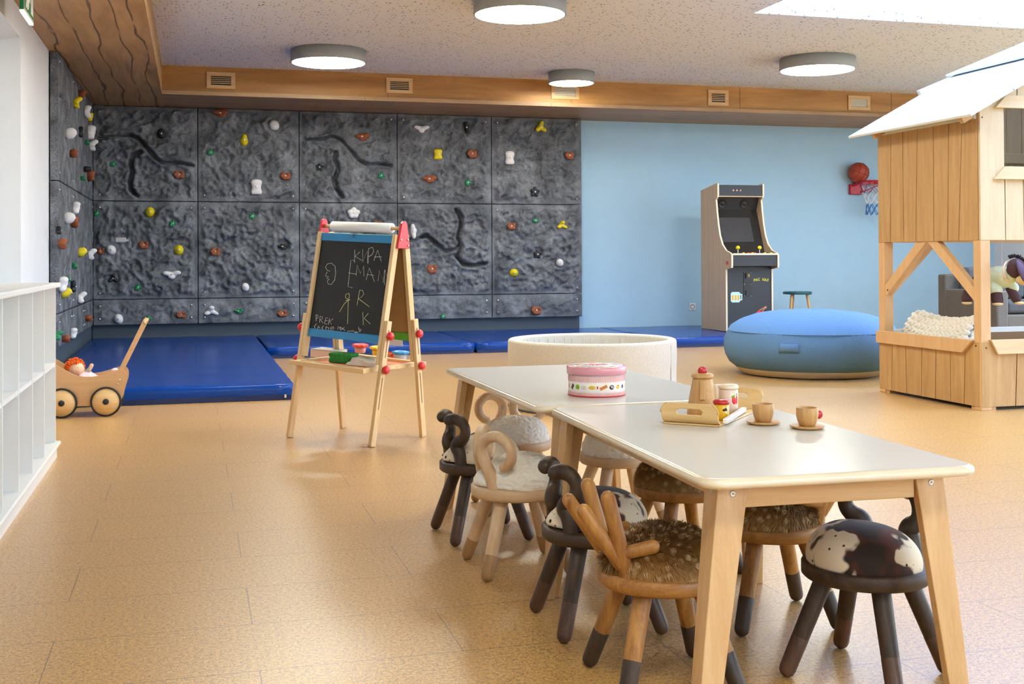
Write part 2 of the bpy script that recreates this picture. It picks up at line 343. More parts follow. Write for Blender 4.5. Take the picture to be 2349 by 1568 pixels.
# ------------------------------------------------------------------ mesh building
def catmull(pts, sub):
    P = [Vector(p) for p in pts]
    if len(P) < 3 or sub <= 1: return P
    Q = [P[0] * 2 - P[1]] + P + [P[-1] * 2 - P[-2]]; out = []
    for i in range(1, len(Q) - 2):
        a, b, c, d = Q[i - 1:i + 3]
        for k in range(sub):
            t = k / sub
            out.append(.5 * ((2 * b) + (c - a) * t + (2 * a - 5 * b + 4 * c - d) * t * t + (3 * b - a - 3 * c + d) * t ** 3))
    out.append(P[-1]); return out
class MB:
    def __init__(s): s.v = []; s.f = []; s.sm = []; s.mi = []; s.T = Matrix.Identity(4); s.m = 0
    def add(s, vs, fs, smooth=False):
        o = len(s.v); s.v += [s.T @ Vector(p) for p in vs]
        s.f += [[i + o for i in f] for f in fs]; s.sm += [smooth] * len(fs); s.mi += [s.m] * len(fs); return s
    def box(s, x0, x1, y0, y1, z0, z1):
        return s.add([(x0, y0, z0), (x1, y0, z0), (x1, y1, z0), (x0, y1, z0), (x0, y0, z1), (x1, y0, z1), (x1, y1, z1), (x0, y1, z1)],
                     [(3, 2, 1, 0), (4, 5, 6, 7), (0, 1, 5, 4), (1, 2, 6, 5), (2, 3, 7, 6), (3, 0, 4, 7)])
    def cb(s, c, d):
        return s.box(c[0] - d[0] / 2, c[0] + d[0] / 2, c[1] - d[1] / 2, c[1] + d[1] / 2, c[2] - d[2] / 2, c[2] + d[2] / 2)
    def bar(s, p0, p1, w, h, up=(0, 0, 1)):
        """rectangular bar from p0 to p1; w across, h along up"""
        p0, p1 = Vector(p0), Vector(p1); d = (p1 - p0).normalized(); u = Vector(up); side = d.cross(u).normalized(); u = side.cross(d).normalized()
        vs = [p + side * a * w / 2 + u * b * h / 2 for p in (p0, p1) for a, b in ((-1, -1), (1, -1), (1, 1), (-1, 1))]
        return s.add(vs, [(0, 1, 2, 3), (7, 6, 5, 4), (0, 4, 5, 1), (1, 5, 6, 2), (2, 6, 7, 3), (3, 7, 4, 0)])
    def tube(s, pts, rad, seg=14, sub=6, cap=True, flat=1.0):
        P = catmull(pts, sub); n = len(P)
        if not hasattr(rad, '__len__'): rad = [rad] * len(pts)
        if n == len(pts): R = list(rad)
        else: R = [x[0] for x in catmull([(r, 0, 0) for r in rad], sub)]
        T = [(P[min(i + 1, n - 1)] - P[max(i - 1, 0)]).normalized() for i in range(n)]
        up = Vector((0, 0, 1)) if abs(T[0].z) < .9 else Vector((1, 0, 0))
        rings = []; x = T[0].cross(up).normalized()
        for i in range(n):
            x = (x - T[i] * x.dot(T[i])).normalized(); rings.append((P[i], x, T[i].cross(x), R[i]))
        if cap:
            def capr(r, d, sgn):
                return [(r[0] + d * sgn * r[3] * math.sin(a), r[1], r[2], max(r[3] * math.cos(a), 1e-5)) for a in (PI * .16, PI * .32, PI * .44, PI * .4999)]
            rings = capr(rings[0], T[0], -1)[::-1] + rings + capr(rings[-1], T[-1], 1)
        vs = [c + (a * math.cos(2 * PI * k / seg) + b * flat * math.sin(2 * PI * k / seg)) * r for c, a, b, r in rings for k in range(seg)]
        fs = [(i * seg + k, i * seg + (k + 1) % seg, (i + 1) * seg + (k + 1) % seg, (i + 1) * seg + k) for i in range(len(rings) - 1) for k in range(seg)]
        fs += [tuple(range(seg - 1, -1, -1)), tuple((len(rings) - 1) * seg + k for k in range(seg))]
        return s.add(vs, fs, True)
    def lathe(s, prof, seg=32, smooth=True, c=(0, 0, 0), sx=1, sy=1):
        vs = []; fs = []
        for r, z in prof:
            r = max(r, 1e-5)
            vs += [(c[0] + sx * r * math.cos(2 * PI * k / seg), c[1] + sy * r * math.sin(2 * PI * k / seg), c[2] + z) for k in range(seg)]
        for i in range(len(prof) - 1):
            fs += [(i * seg + k, i * seg + (k + 1) % seg, (i + 1) * seg + (k + 1) % seg, (i + 1) * seg + k) for k in range(seg)]
        return s.add(vs, fs, smooth)
    def ball(s, c, r, seg=20, rings=12):
        r = r if hasattr(r, '__len__') else (r, r, r)
        vs = []; fs = []
        for i in range(rings + 1):
            a = PI * i / rings - PI / 2; q = max(math.cos(a), 1e-5)
            vs += [(c[0] + r[0] * q * math.cos(2 * PI * k / seg), c[1] + r[1] * q * math.sin(2 * PI * k / seg), c[2] + r[2] * math.sin(a)) for k in range(seg)]
        for i in range(rings):
            fs += [(i * seg + k, i * seg + (k + 1) % seg, (i + 1) * seg + (k + 1) % seg, (i + 1) * seg + k) for k in range(seg)]
        return s.add(vs, fs, True)
    def prism(s, poly, d0, d1, plane='xz', smooth=False):
        """extrude a 2-D polygon; plane xz extrudes along y, yz along x, xy along z"""
        mk = {'xz': lambda p, d: (p[0], d, p[1]), 'yz': lambda p, d: (d, p[0], p[1]), 'xy': lambda p, d: (p[0], p[1], d)}[plane]
        n = len(poly); vs = [mk(p, d0) for p in poly] + [mk(p, d1) for p in poly]
        fs = [tuple(range(n))[::-1], tuple(range(n, 2 * n))] + [(i, (i + 1) % n, n + (i + 1) % n, n + i) for i in range(n)]
        return s.add(vs, fs, smooth)
    def build(s, name, mat, parent=None, bevel=0, bseg=2, label=None):
        me = bpy.data.meshes.new(name); me.from_pydata(s.v, [], s.f); me.update()
        me.polygons.foreach_set('use_smooth', s.sm)
        for mm in (mat if isinstance(mat, (list, tuple)) else [mat]): me.materials.append(mm)
        me.polygons.foreach_set('material_index', s.mi)
        import bmesh
        bm = bmesh.new(); bm.from_mesh(me); bmesh.ops.recalc_face_normals(bm, faces=bm.faces); bm.to_mesh(me); bm.free()
        o = bpy.data.objects.new(name, me); COL.objects.link(o)
        if parent: o.parent = parent
        if bevel:
            b = o.modifiers.new('bevel', 'BEVEL'); b.width = bevel; b.segments = bseg; b.limit_method = 'ANGLE'; b.angle_limit = math.radians(35)
            b.harden_normals = False
        if label: o['label'] = label
        return o
def tag(o, label, cat, group=None):
    o['label'] = label; o['category'] = cat
    if group: o['group'] = group
    return o
def thing(name, label, cat, loc=(0, 0, 0), rz=0, group=None):
    o = bpy.data.objects.new(name, None); COL.objects.link(o); o.empty_display_size = .1
    o.location = loc; o.rotation_euler = (0, 0, rz); return tag(o, label, cat, group)
def struct(name, mb, mat, bevel=0, parent=None):
    o = mb.build(name, mat, parent, bevel)
    if not parent: o['kind'] = 'structure'
    return o
def copy_tree(o, parent=None):
    kids = [c for c in bpy.data.objects if c.parent == o]
    c = o.copy(); COL.objects.link(c); c.parent = parent
    for k in kids: copy_tree(k, c)
    return c

# ------------------------------------------------------------------ the room
XL, XR, YB, YF, ZC, ZS = -1.10, 10.4, 13.25, -2.2, 2.912, 2.613
mb = MB(); mb.box(XL - .6, XR + .3, YF - .2, YB + .2, -.1, 0); struct('floor', mb, M['floor'])
SKX0, SKX1, SKY0, SKY1 = 4.36, 8.4, 2.6, 8.42       # skylight opening
mb = MB()
mb.box(XL - .6, SKX0, YF - .2, YB + .2, ZC, ZC + .08); mb.box(SKX1, XR + .3, YF - .2, YB + .2, ZC, ZC + .08)
mb.box(SKX0, SKX1, YF - .2, SKY0, ZC, ZC + .08); mb.box(SKX0, SKX1, SKY1, YB + .2, ZC, ZC + .08)
struct('ceiling', mb, M['ceiling'])
mb = MB()   # skylight shaft
mb.box(SKX0 - .04, SKX0, SKY0 - .04, SKY1 + .04, ZC + .08, ZC + .34); mb.box(SKX1, SKX1 + .04, SKY0 - .04, SKY1 + .04, ZC + .08, ZC + .34)
mb.box(SKX0, SKX1, SKY0 - .04, SKY0, ZC + .08, ZC + .34); mb.box(SKX0, SKX1, SKY1, SKY1 + .04, ZC + .08, ZC + .34)
struct('trim_4', mb, M['white_paint'])
mb = MB(); mb.box(SKX0 - .04, SKX1 + .04, SKY0 - .04, SKY1 + .04, ZC + .34, ZC + .36)
struct('window_3', mb, M['sky_glow'])
mb = MB(); mb.box(XL - .6, XR + .2, YB, YB + .15, 0, ZC); struct('wall_back', mb, M['wall_blue'])
# left wall with a deep plastered niche above the shelf (Y 1.2 .. 8.01)
NZ0, NZ1, NY0, NY1 = .80, 2.43, 1.2, 8.26
mb = MB()
mb.box(XL - .5, XL, NY1, YB, 0, ZC); mb.box(XL - .5, XL, YF, NY0, 0, ZC)
mb.box(XL - .5, XL, NY0, NY1, 0, NZ0); mb.box(XL - .5, XL, NY0, NY1, NZ1, ZC); mb.box(XL - .6, XL - .5, YF, YB, 0, ZC)
struct('wall_left', mb, M['wall_white'])
# wall behind the camera and wall on the right, each with large windows
def window_wall(name, horizontal, const, a0, a1, opens, z0, z1, n0):
    mb = MB(); t = .25
    def bx(u0, u1, w0, w1):
        if u1 <= u0: return
        if horizontal: mb.box(u0, u1, const - t, const, w0, w1)
        else: mb.box(const, const + t, u0, u1, w0, w1)
    cur = a0
    for u0, u1 in opens:
        bx(cur, u0, 0, ZC); bx(u0, u1, 0, z0); bx(u0, u1, z1, ZC); cur = u1
    bx(cur, a1, 0, ZC); struct(name, mb, M['wall_white'])
    for i, (u0, u1) in enumerate(opens):
        fr = MB(); w = .06; um = (u0 + u1) / 2
        for q0, q1, r0, r1 in ((u0, u0 + w, z0, z1), (u1 - w, u1, z0, z1), (u0 + w, u1 - w, z0, z0 + w), (u0 + w, u1 - w, z1 - w, z1), (um - w / 2, um + w / 2, z0 + w, z1 - w)):
            if horizontal: fr.box(q0, q1, const - .18, const - .10, r0, r1)
            else: fr.box(const + .10, const + .18, q0, q1, r0, r1)
        struct('window_%d' % (n0 + i), fr, M['white_paint'])
window_wall('wall_front', True, YF, XL - .5, XR + .2, [(1.2, 4.2), (5.0, 8.0)], .9, 2.4, 4)
window_wall('wall_right', False, XR, YF, YB, [(-.6, 2.2), (3.0, 6.2), (7.0, 10.4)], .25, 2.6, 6)
for i, (c, sz, rot) in enumerate([((2.7, YF - .25, 1.65), (3, 1.5), (PI / 2, 0, 0)), ((6.5, YF - .25, 1.65), (3, 1.5), (PI / 2, 0, 0)),
                                  ((XR + .25, .8, 1.4), (2.8, 2.35), (PI / 2, 0, PI / 2)), ((XR + .25, 4.6, 1.4), (3.2, 2.35), (PI / 2, 0, PI / 2)), ((XR + .25, 8.7, 1.4), (3.4, 2.35), (PI / 2, 0, PI / 2))]):
    L = bpy.data.lights.new('window_portal', 'AREA'); L.shape = 'RECTANGLE'; L.size, L.size_y = sz
    L.cycles.is_portal = True; o = bpy.data.objects.new('window_portal', L); COL.objects.link(o); o.location = c; o.rotation_euler = rot
# wooden soffit along the left wall, then along the back wall
LE = -.295; LY = 12.085
mb = MB(); mb.box(XL, LE, YF, YB, ZS, ZC); struct('trim_1', mb, M['veneer_left'])
mb = MB(); mb.box(LE + .0005, XR, LY + .06, YB, ZS + .03, ZC); struct('trim_2', mb, M['veneer_back'])
mb = MB()
xs = [LE + .0005, 1.75, 3.8, 5.85, 7.9, XR]
for a, b_ in zip(xs, xs[1:]): mb.box(a, b_ - .003, LY, YB, ZS, ZS + .04)
struct('trim_3', mb, M['veneer_under'])
mb = MB()
for a in (2.0, 4.05, 6.1, 8.1): mb.box(a, a + .003, LY + .058, LY + .0605, ZS + .04, ZC)
struct('trim_5', mb, M['dark_metal'])
# dark skirting recessed under the climbing panels
mb = MB(); mb.box(-1.04, 4.49, YB - .05, YB - .001, 0, .262); struct('baseboard_back', mb, M['dark_base'])
mb = MB(); mb.box(XL + .001, -1.05, 9.81, YB - .001, 0, .262); struct('baseboard_left', mb, M['dark_base'])

# ------------------------------------------------------------------ climbing wall
PY, PX = 13.10, -1.03
cols = [PX, .0546, 1.1522, 2.2625, 3.3788, 4.4935]
rows = [(1.583, ZS - .001), (.524, 1.583), (.247, .524)]
def seg_d(p, a, b):
    d = b - a; L = d.dot(d); t = max(0, min(1, (p - a).dot(d) / L)) if L else 0
    return (p - a - d * t).length
def panel(name, u0, u1, z0, z1, to3, st, amp, cracks, label, group, seed):
    """rock relief: u along the wall, z up, relief outwards"""
    n = max(10, int((u1 - u0) / st)); m = max(8, int((z1 - z0) / st)); g = .004
    flats = [fp for fp in (FLATB if st < .012 else FLATL) if u0 - .1 < fp.x < u1 + .1 and z0 - .1 < fp.y < z1 + .1]
    vs = []; cr = [[Vector(p) for p in c[0]] + [c[1]] for c in cracks]
    for j in range(m + 1):
        for i in range(n + 1):
            u = u0 + g + (u1 - u0 - 2 * g) * i / n; z = z0 + g + (z1 - z0 - 2 * g) * j / m
            e = min(u - u0, u1 - u, z - z0, z1 - z); k = min(1, max(0, (e - .03) / .05))
            q = Vector((u * 1.0 + seed * 7.3, z, seed * 1.7))
            a = noise.fractal(q * 3.0, 1.0, 2.0, 4); r_ = 1 - abs(noise.noise(q * 7)) * 2; r2 = 1 - abs(noise.noise(q * 15 + Vector((5, 3, 0)))) * 2
            h = amp * (.75 * a + .55 * max(0, r_) ** 2 + .35 * max(0, r2) + .5 * noise.noise(q * 22))
            for c in cr:
                w = c[-1]; pts = c[:-1]
                if min(abs(p.x - u) for p in pts) > .5: continue
                d = min(seg_d(Vector((u, z)), pts[t], pts[t + 1]) for t in range(len(pts) - 1))
                h = h * .5 - .105 * (1 - (d / w) ** 2) if d < w else h
                if d < w * 3.2: h += .022 * (1 - abs(d / w - 1.9) / 1.2) if abs(d / w - 1.9) < 1.2 else 0
            for fp in flats:
                dd = math.hypot(u - fp.x, z - fp.y)
                if dd < fp.z * 1.6: h *= max(0, (dd / fp.z - .9) / .7) if dd > fp.z * .9 else 0
            vs.append(to3(u, z, max(-.055 if st > .012 else -.10, k * h)))
    fs = [(j * (n + 1) + i, j * (n + 1) + i + 1, (j + 1) * (n + 1) + i + 1, (j + 1) * (n + 1) + i) for j in range(m) for i in range(n)]
    mb = MB(); mb.add(vs, fs, True)
    # edge skirt giving the slab thickness
    ed = [i for i in range(n + 1)] + [(j + 1) * (n + 1) - 1 for j in range(1, m + 1)] + [m * (n + 1) + i for i in range(n - 1, -1, -1)] + [j * (n + 1) for j in range(m - 1, 0, -1)]
    base = len(vs); bk = []
    for t in ed:
        i, j = t % (n + 1), t // (n + 1)
        bk.append(to3(u0 + g + (u1 - u0 - 2 * g) * i / n, z0 + g + (z1 - z0 - 2 * g) * j / m, -.06 if st > .012 else -.11))
    mb.v += [Vector(p) for p in bk]; L = len(ed)
    for q in range(L): mb.f.append([ed[q], ed[(q + 1) % L], base + (q + 1) % L, base + q]); mb.sm.append(False); mb.mi.append(0)
    o = mb.build(name, M['rock']); tag(o, label, 'climbing board', group)
    for su, sz in ((u0 + .07, z0 + .07), (u1 - .07, z0 + .07), (u0 + .07, z1 - .07), (u1 - .07, z1 - .07)):
        s = MB(); c = Vector(to3(su, sz, .010 if st < .012 else .002)); s.ball(c, .013 if st < .012 else .009, 8, 6); s.build('screw', M['metal'], o)
    return o
def back3(u, z, h): return (u, PY - h, z)
def left3(u, z, h): return (PX + h, u, z)
def bpx(L):
    return [Vector((atY(x, y, PY).x, atY(x, y, PY).z)) for x, y in L]
crk = {
 (0, 0): [(bpx([(216, 318), (250, 316), (275, 311), (300, 309), (318, 318), (338, 340), (355, 362), (372, 374), (395, 374), (420, 374), (445, 380)]), .020), (bpx([(322, 349), (305, 356), (300, 375), (304, 395), (298, 415), (300, 434), (314, 450)]), .026)],
 (0, 2): [(bpx([(702, 320), (740, 318), (760, 312), (782, 320), (800, 340), (822, 366), (838, 376), (865, 375), (898, 380)]), .017), (bpx([(771, 350), (768, 366), (776, 388), (766, 410), (770, 432), (786, 452)]), .024)],
 (1, 3): [(bpx([(932, 552), (960, 545), (978, 541), (1000, 558), (1022, 576), (1042, 572), (1052, 562)]), .022), (bpx([(1046, 480), (1056, 500), (1057, 520), (1048, 545), (1057, 566), (1046, 588), (1062, 606), (1085, 609), (1118, 603)]), .024)],
}
HB = [
 # top row, left to right
 (370, 307, 'black', 'lump', 22, 26), (261, 376, 'green', 'clover', 17, 16), (411, 400, 'brown', 'knob', 25, 20),
 (505, 259, 'brown', 'wide', 34, 22), (629, 287, 'white', 'lump', 27, 27), (560, 321, 'yellow', 'egg', 23, 29), (484, 349, 'green', 'clover', 17, 19), (588, 429, 'white', 'bone', 29, 34), (655, 403, 'brown', 'knob', 25, 19),
 (830, 313, 'brown', 'wide', 34, 21), (733, 383, 'black', 'star', 20, 18), (875, 402, 'green', 'clover', 20, 19),
 (967, 295, 'white', 'tri', 33, 24), (1070, 292, 'black', 'bean', 22, 24), (1005, 354, 'yellow', 'bone', 24, 24), (1083, 352, 'brown', 'knob', 26, 24), (984, 410, 'brown', 'wide', 34, 22), (1074, 418, 'green', 'clover', 18, 20),
 (1240, 291, 'yellow', 'horn', 28, 28), (1169, 362, 'white', 'bone', 27, 32), (1306, 356, 'brown', 'knob', 24, 22), (1227, 440, 'black', 'star', 25, 25),
 # middle row
 (344, 486, 'yellow', 'dome', 22, 24), (397, 512, 'green', 'clover', 17, 20), (223, 489, 'green', 'clover', 14, 19), (330, 561, 'brown', 'knob', 23, 20), (255, 573, 'white', 'lump', 24, 25),
 (410, 573, 'yellow', 'dome', 22, 24), (259, 638, 'black', 'horn', 22, 20), (394, 629, 'white', 'tri', 36, 25), (317, 658, 'green', 'clover', 16, 19), (232, 575, 'brown', 'knob', 14, 17),
 (580, 495, 'green', 'clover', 17, 18), (494, 576, 'brown', 'knob', 24, 21), (648, 565, 'black', 'wide', 24, 15), (563, 658, 'white', 'lump', 20, 22),
 (811, 488, 'white', 'flower', 29, 28), (866, 513, 'brown', 'knob', 22, 18),
 (948, 530, 'white', 'bean', 24, 31), (991, 616, 'brown', 'knob', 26, 25),
 (1173, 518, 'brown', 'knob', 23, 20), (1229, 505, 'green', 'clover', 18, 15), (1289, 516, 'yellow', 'horn', 27, 20), (1233, 583, 'black', 'star', 24, 21), (1284, 602, 'white', 'lump', 22, 22), (1179, 625, 'yellow', 'dome', 23, 20),
 # bottom row
 (272, 731, 'white', 'lump', 23, 25), (340, 730, 'green', 'clover', 17, 18), (416, 721, 'brown', 'knob', 24, 17), (484, 713, 'white', 'horn', 32, 23), (547, 713, 'green', 'wide', 19, 13), (648, 718, 'brown', 'knob', 25, 18),
 (1017, 725, 'green', 'clover', 15, 17), (1230, 711, 'brown', 'knob', 27, 24)]
HLW = [
 (192, 215, 'brown', 'knob', 20, 22), (181, 236, 'yellow', 'horn', 22, 28), (205, 256, 'white', 'bean', 22, 26), (212, 268, 'yellow', 'bone', 16, 19),
 (163, 306, 'white', 'lump', 26, 32), (192, 303, 'black', 'star', 20, 26), (212, 304, 'white', 'bone', 24, 32), (206, 327, 'green', 'clover', 12, 15), (216, 334, 'white', 'horn', 22, 28),
 (173, 351, 'brown', 'knob', 12, 22), (203, 388, 'black', 'lump', 12, 16), (211, 402, 'brown', 'knob', 18, 28), (196, 409, 'green', 'clover', 14, 14),
 (180, 477, 'white', 'bone', 20, 28), (160, 500, 'white', 'lump', 26, 32), (175, 508, 'brown', 'knob', 18, 30), (142, 528, 'black', 'star', 20, 20), (148, 558, 'brown', 'knob', 16, 28),
 (192, 578, 'yellow', 'egg', 18, 24), (213, 584, 'white', 'horn', 20, 28), (178, 609, 'green', 'clover', 10, 18), (150, 652, 'white', 'bone', 30, 34), (163, 640, 'green', 'clover', 12, 14),
 (156, 671, 'yellow', 'egg', 22, 26), (175, 657, 'black', 'star', 20, 28), (191, 683, 'white', 'horn', 20, 28),
 (207, 729, 'brown', 'knob', 14, 18), (139, 770, 'green', 'horn', 14, 22), (156, 776, 'brown', 'knob', 18, 20), (175, 764, 'white', 'bone', 20, 24)]
FLATB = [Vector((atY(h[0], h[1], PY - .015).x, atY(h[0], h[1], PY - .015).z, max(h[4], h[5]) / 410)) for h in HB]
FLATL = [Vector((min(atX(h[0], h[1], PX + .045).y, 13.0), atX(h[0], h[1], PX + .045).z, .06)) for h in HLW]
ORD = ['first', 'second', 'third', 'fourth', 'fifth']
ROWN = ['top row', 'middle row', 'low bottom row']
for r, (z0, z1) in enumerate(rows):
    for c in range(5):
        panel('climbing_board', cols[c], cols[c + 1], z0, z1, back3, .0115, [.048, .055, .022][r], crk.get((r, c), []),
              'grey rock-textured climbing board on the back wall, %s, %s from the corner' % (ROWN[r], ORD[c]), 'grey climbing boards', r * 5 + c)
lcols = [9.80, 10.90, 12.0, 13.085]
for r, (z0, z1) in enumerate(rows):
    for c in range(3):
        ck = [([Vector((9.86, 2.28)), Vector((10.05, 2.27)), Vector((10.28, 2.24)), Vector((10.4, 2.05)), Vector((10.42, 1.85))], .02)] if (r, c) == (0, 0) else []
        panel('climbing_board', lcols[c], lcols[c + 1], z0, z1, left3, .018, [.012, .014, .008][r], ck,
              'grey rock-textured climbing board on the left wall, %s, %s' % (ROWN[r], ['nearest the white wall', 'in the middle column', 'beside the room corner'][c]), 'grey climbing boards', 20 + r * 5 + c)

# ------------------------------------------------------------------ climbing holds
def hold_mesh(name, lobes, r0, mat, k=.12, zs=1.0, nu=30, nv=12):
    """star-shaped smooth union of capsules from the centre to each lobe (x right, y up, z outwards)"""
    L = [(np.array(l[:3], float), l[3]) for l in lobes]
    def sdf(p):
        v = []
        for c, r in L:
            t = min(1, max(0, p @ c / max(c @ c, 1e-6))); v.append(np.linalg.norm(p - c * t) - (r0 + (r - r0) * t))
        v = np.array(v); return -k * math.log(np.exp(-v / k).sum())
    vs = []; fs = []
    for j in range(nv + 1):
        ph = PI / 2 * (1 - j / nv)
        for i in range(nu):
            a = 2 * PI * i / nu; d = np.array([math.cos(a) * math.cos(ph), math.sin(a) * math.cos(ph), math.sin(ph)])
            if j == 0: d = np.array([0, 0, 1.])
            lo, hi = 0, 2.2
            for _ in range(18):
                m = (lo + hi) / 2
                if sdf(d * m) < 0: lo = m
                else: hi = m
            p = d * lo; vs.append((p[0], p[1], p[2] * zs))
    for j in range(nv):
        fs += [(j * nu + i, j * nu + (i + 1) % nu, (j + 1) * nu + (i + 1) % nu, (j + 1) * nu + i) for i in range(nu)]
    fs.append(tuple(nv * nu + i for i in range(nu)))
    mb = MB(); mb.add(vs, fs, True); o = mb.build(name, mat); top = vs[0][2]
    return o, top
def knobs(seed, n, rr=.34, el=1.0):
    r = random.Random(seed); return [(math.cos(2 * PI * i / n + r.uniform(-.3, .3)) * r.uniform(.55, .78) * el, math.sin(2 * PI * i / n + r.uniform(-.3, .3)) * r.uniform(.5, .72), r.uniform(.2, .65), rr * r.uniform(.75, 1.25)) for i in range(n)]
HK = {
 'bone': ([(-.50, .62, .3, .42), (.50, .62, .3, .42), (-.55, -.68, .25, .36), (.55, -.68, .25, .36), (0, .7, .4, .4), (0, -.7, .25, .34)], .50),
 'dome': ([(0, 0, .1, .95), (0, .12, .75, .42)], .8),
 'egg': ([(0, -.15, .1, .78), (.05, .45, .5, .5), (0, .1, .75, .35)], .6),
 'tri': ([(-.75, .25, .4, .42), (.75, .3, .4, .42), (0, -.5, .3, .42)], .4),
 'lump': ([(0, 0, .2, .85), (-.2, .3, .55, .5), (.3, -.35, .3, .45)], .6),
 'bean': ([(-.15, .75, .4, .45), (.3, .1, .3, .4), (.1, -.8, .4, .42)], .4),
 'horn': ([(-.6, -.5, .3, .4), (.1, .7, .6, .4), (.75, -.55, .3, .35)], .35),
 'knob': (knobs(3, 6), .38), 'wide': (knobs(5, 7, .3, 1.15), .4), 'clover': (knobs(9, 5, .3), .3),
 'star': ([(0, .75, .3, .3), (.75, .15, .3, .3), (.4, -.7, .3, .3), (-.5, -.6, .3, .3), (-.7, .3, .3, .25)], .4),
 'flower': ([(0, .6, .4, .42), (.65, .15, .4, .42), (-.65, .15, .4, .42), (.35, -.5, .3, .42), (-.35, -.5, .3, .42)], .5),
}
SHN = {'bone': 'hourglass-shaped', 'dome': 'domed', 'egg': 'egg-shaped', 'tri': 'three-lobed', 'lump': 'rounded', 'bean': 'bean-shaped', 'horn': 'arched', 'knob': 'knobbly', 'wide': 'wide knobbly', 'clover': 'small knobbly', 'star': 'star-shaped', 'flower': 'flower-shaped'}
hold_cache = {}; used_labels = {}
def hold(px, py, colr, kind, wpx, hpx, wall='b', rot=0):
    if wall == 'b':
        p = atY(px, py, PY - .015); dep = 2648 / 13.0
        base = Vector((p.x, PY - .001, p.z)); rotm = Matrix(((1, 0, 0), (0, 0, -1), (0, 1, 0))).to_euler()
    else:
        p = atX(px, py, PX + .045); y = min(p.y, 13.0); p.y = y
        base = Vector((PX + .001, y, p.z)); rotm = Matrix(((0, 0, 1), (1, 0, 0), (0, 1, 0))).to_euler(); dep = 2648 / (y * .96)
    key = (colr, kind)
    sx, sy = wpx / dep / 2, hpx / dep / 2
    if wall == 'l': sx = sy
    if key not in hold_cache:
        o, top = hold_mesh('climbing_hold', HK[kind][0], HK[kind][1], M['hold_' + colr])
        b = MB(); b.lathe([(0, top + .05), (.13, top + .05), (.17, top + .02), (.17, top - .2)][::-1], 10); b.build('bolt', M['metal'], o)
        hold_cache[key] = o; o0 = o
    else: o0 = copy_tree(hold_cache[key])
    dz = (sx + sy) / 2 * (1.0 if colr in ('white', 'yellow') else .9)
    if wall == 'l': dz = max(dz * 1.35, .068)
    # each mesh is unit sized about 1 wide, so scale to the size seen
    o0.scale = (sx * .95, sy * .95, dz); o0.rotation_euler = rotm; o0.location = base
    if rot: o0.rotation_euler = (Matrix.Rotation(rot, 3, base.normalized() * 0 + (Vector((0, 1, 0)) if wall == 'b' else Vector((1, 0, 0)))) @ rotm.to_matrix()).to_euler()
    # the label: which one it is
    c_name = {'white': 'white', 'yellow': 'yellow', 'green': 'green', 'brown': 'brown', 'black': 'black'}[colr]
    r = [i for i, (a, b_) in enumerate(rows) if base.z >= a or i == 2][0]
    if wall == 'b':
        c = [i for i in range(5) if base.x < cols[i + 1] or i == 4][0]; fu = (base.x - cols[c]) / (cols[c + 1] - cols[c])
        where = '%s panel of the %s' % (ORD[c], ['top row', 'middle row', 'low bottom row'][r])
    else:
        c = [i for i in range(3) if base.y < lcols[i + 1] or i == 2][0]; fu = (base.y - lcols[c]) / (lcols[c + 1] - lcols[c])
        where = '%s left-wall %s panel' % (['nearest', 'middle', 'farthest'][c], ['top', 'mid-height', 'bottom'][r])
    fz = (base.z - rows[r][0]) / (rows[r][1] - rows[r][0])
    pos = ('upper' if fz > .66 else 'lower' if fz < .33 else 'middle') + ' ' + ('left' if fu < .33 else 'right' if fu > .66 else 'centre')
    if r == 2: pos = 'left' if fu < .33 else 'right' if fu > .66 else 'centre'
    lab = '%s %s climbing hold at %s of the %s' % (c_name, SHN[kind], pos, where)
    if lab in used_labels: print('DUP LABEL', lab, px, py)
    used_labels[lab] = 1
    tag(o0, lab, 'climbing hold', 'climbing holds')
for h in HB: hold(*h)
for h in HLW: hold(*h, wall='l')
mb = MB(); p = atY(277, 550, PY - .02); mb.cb((0, 0, 0), (.11, .022, .05)); mb.cb((.065, 0, -.004), (.03, .02, .025))
o = mb.build('anchor_plate', M['pot_clear'], None, .004); o.location = (p.x, PY - .02, p.z); tag(o, 'pale translucent bracket on the grey panel beside the corner', 'bracket')

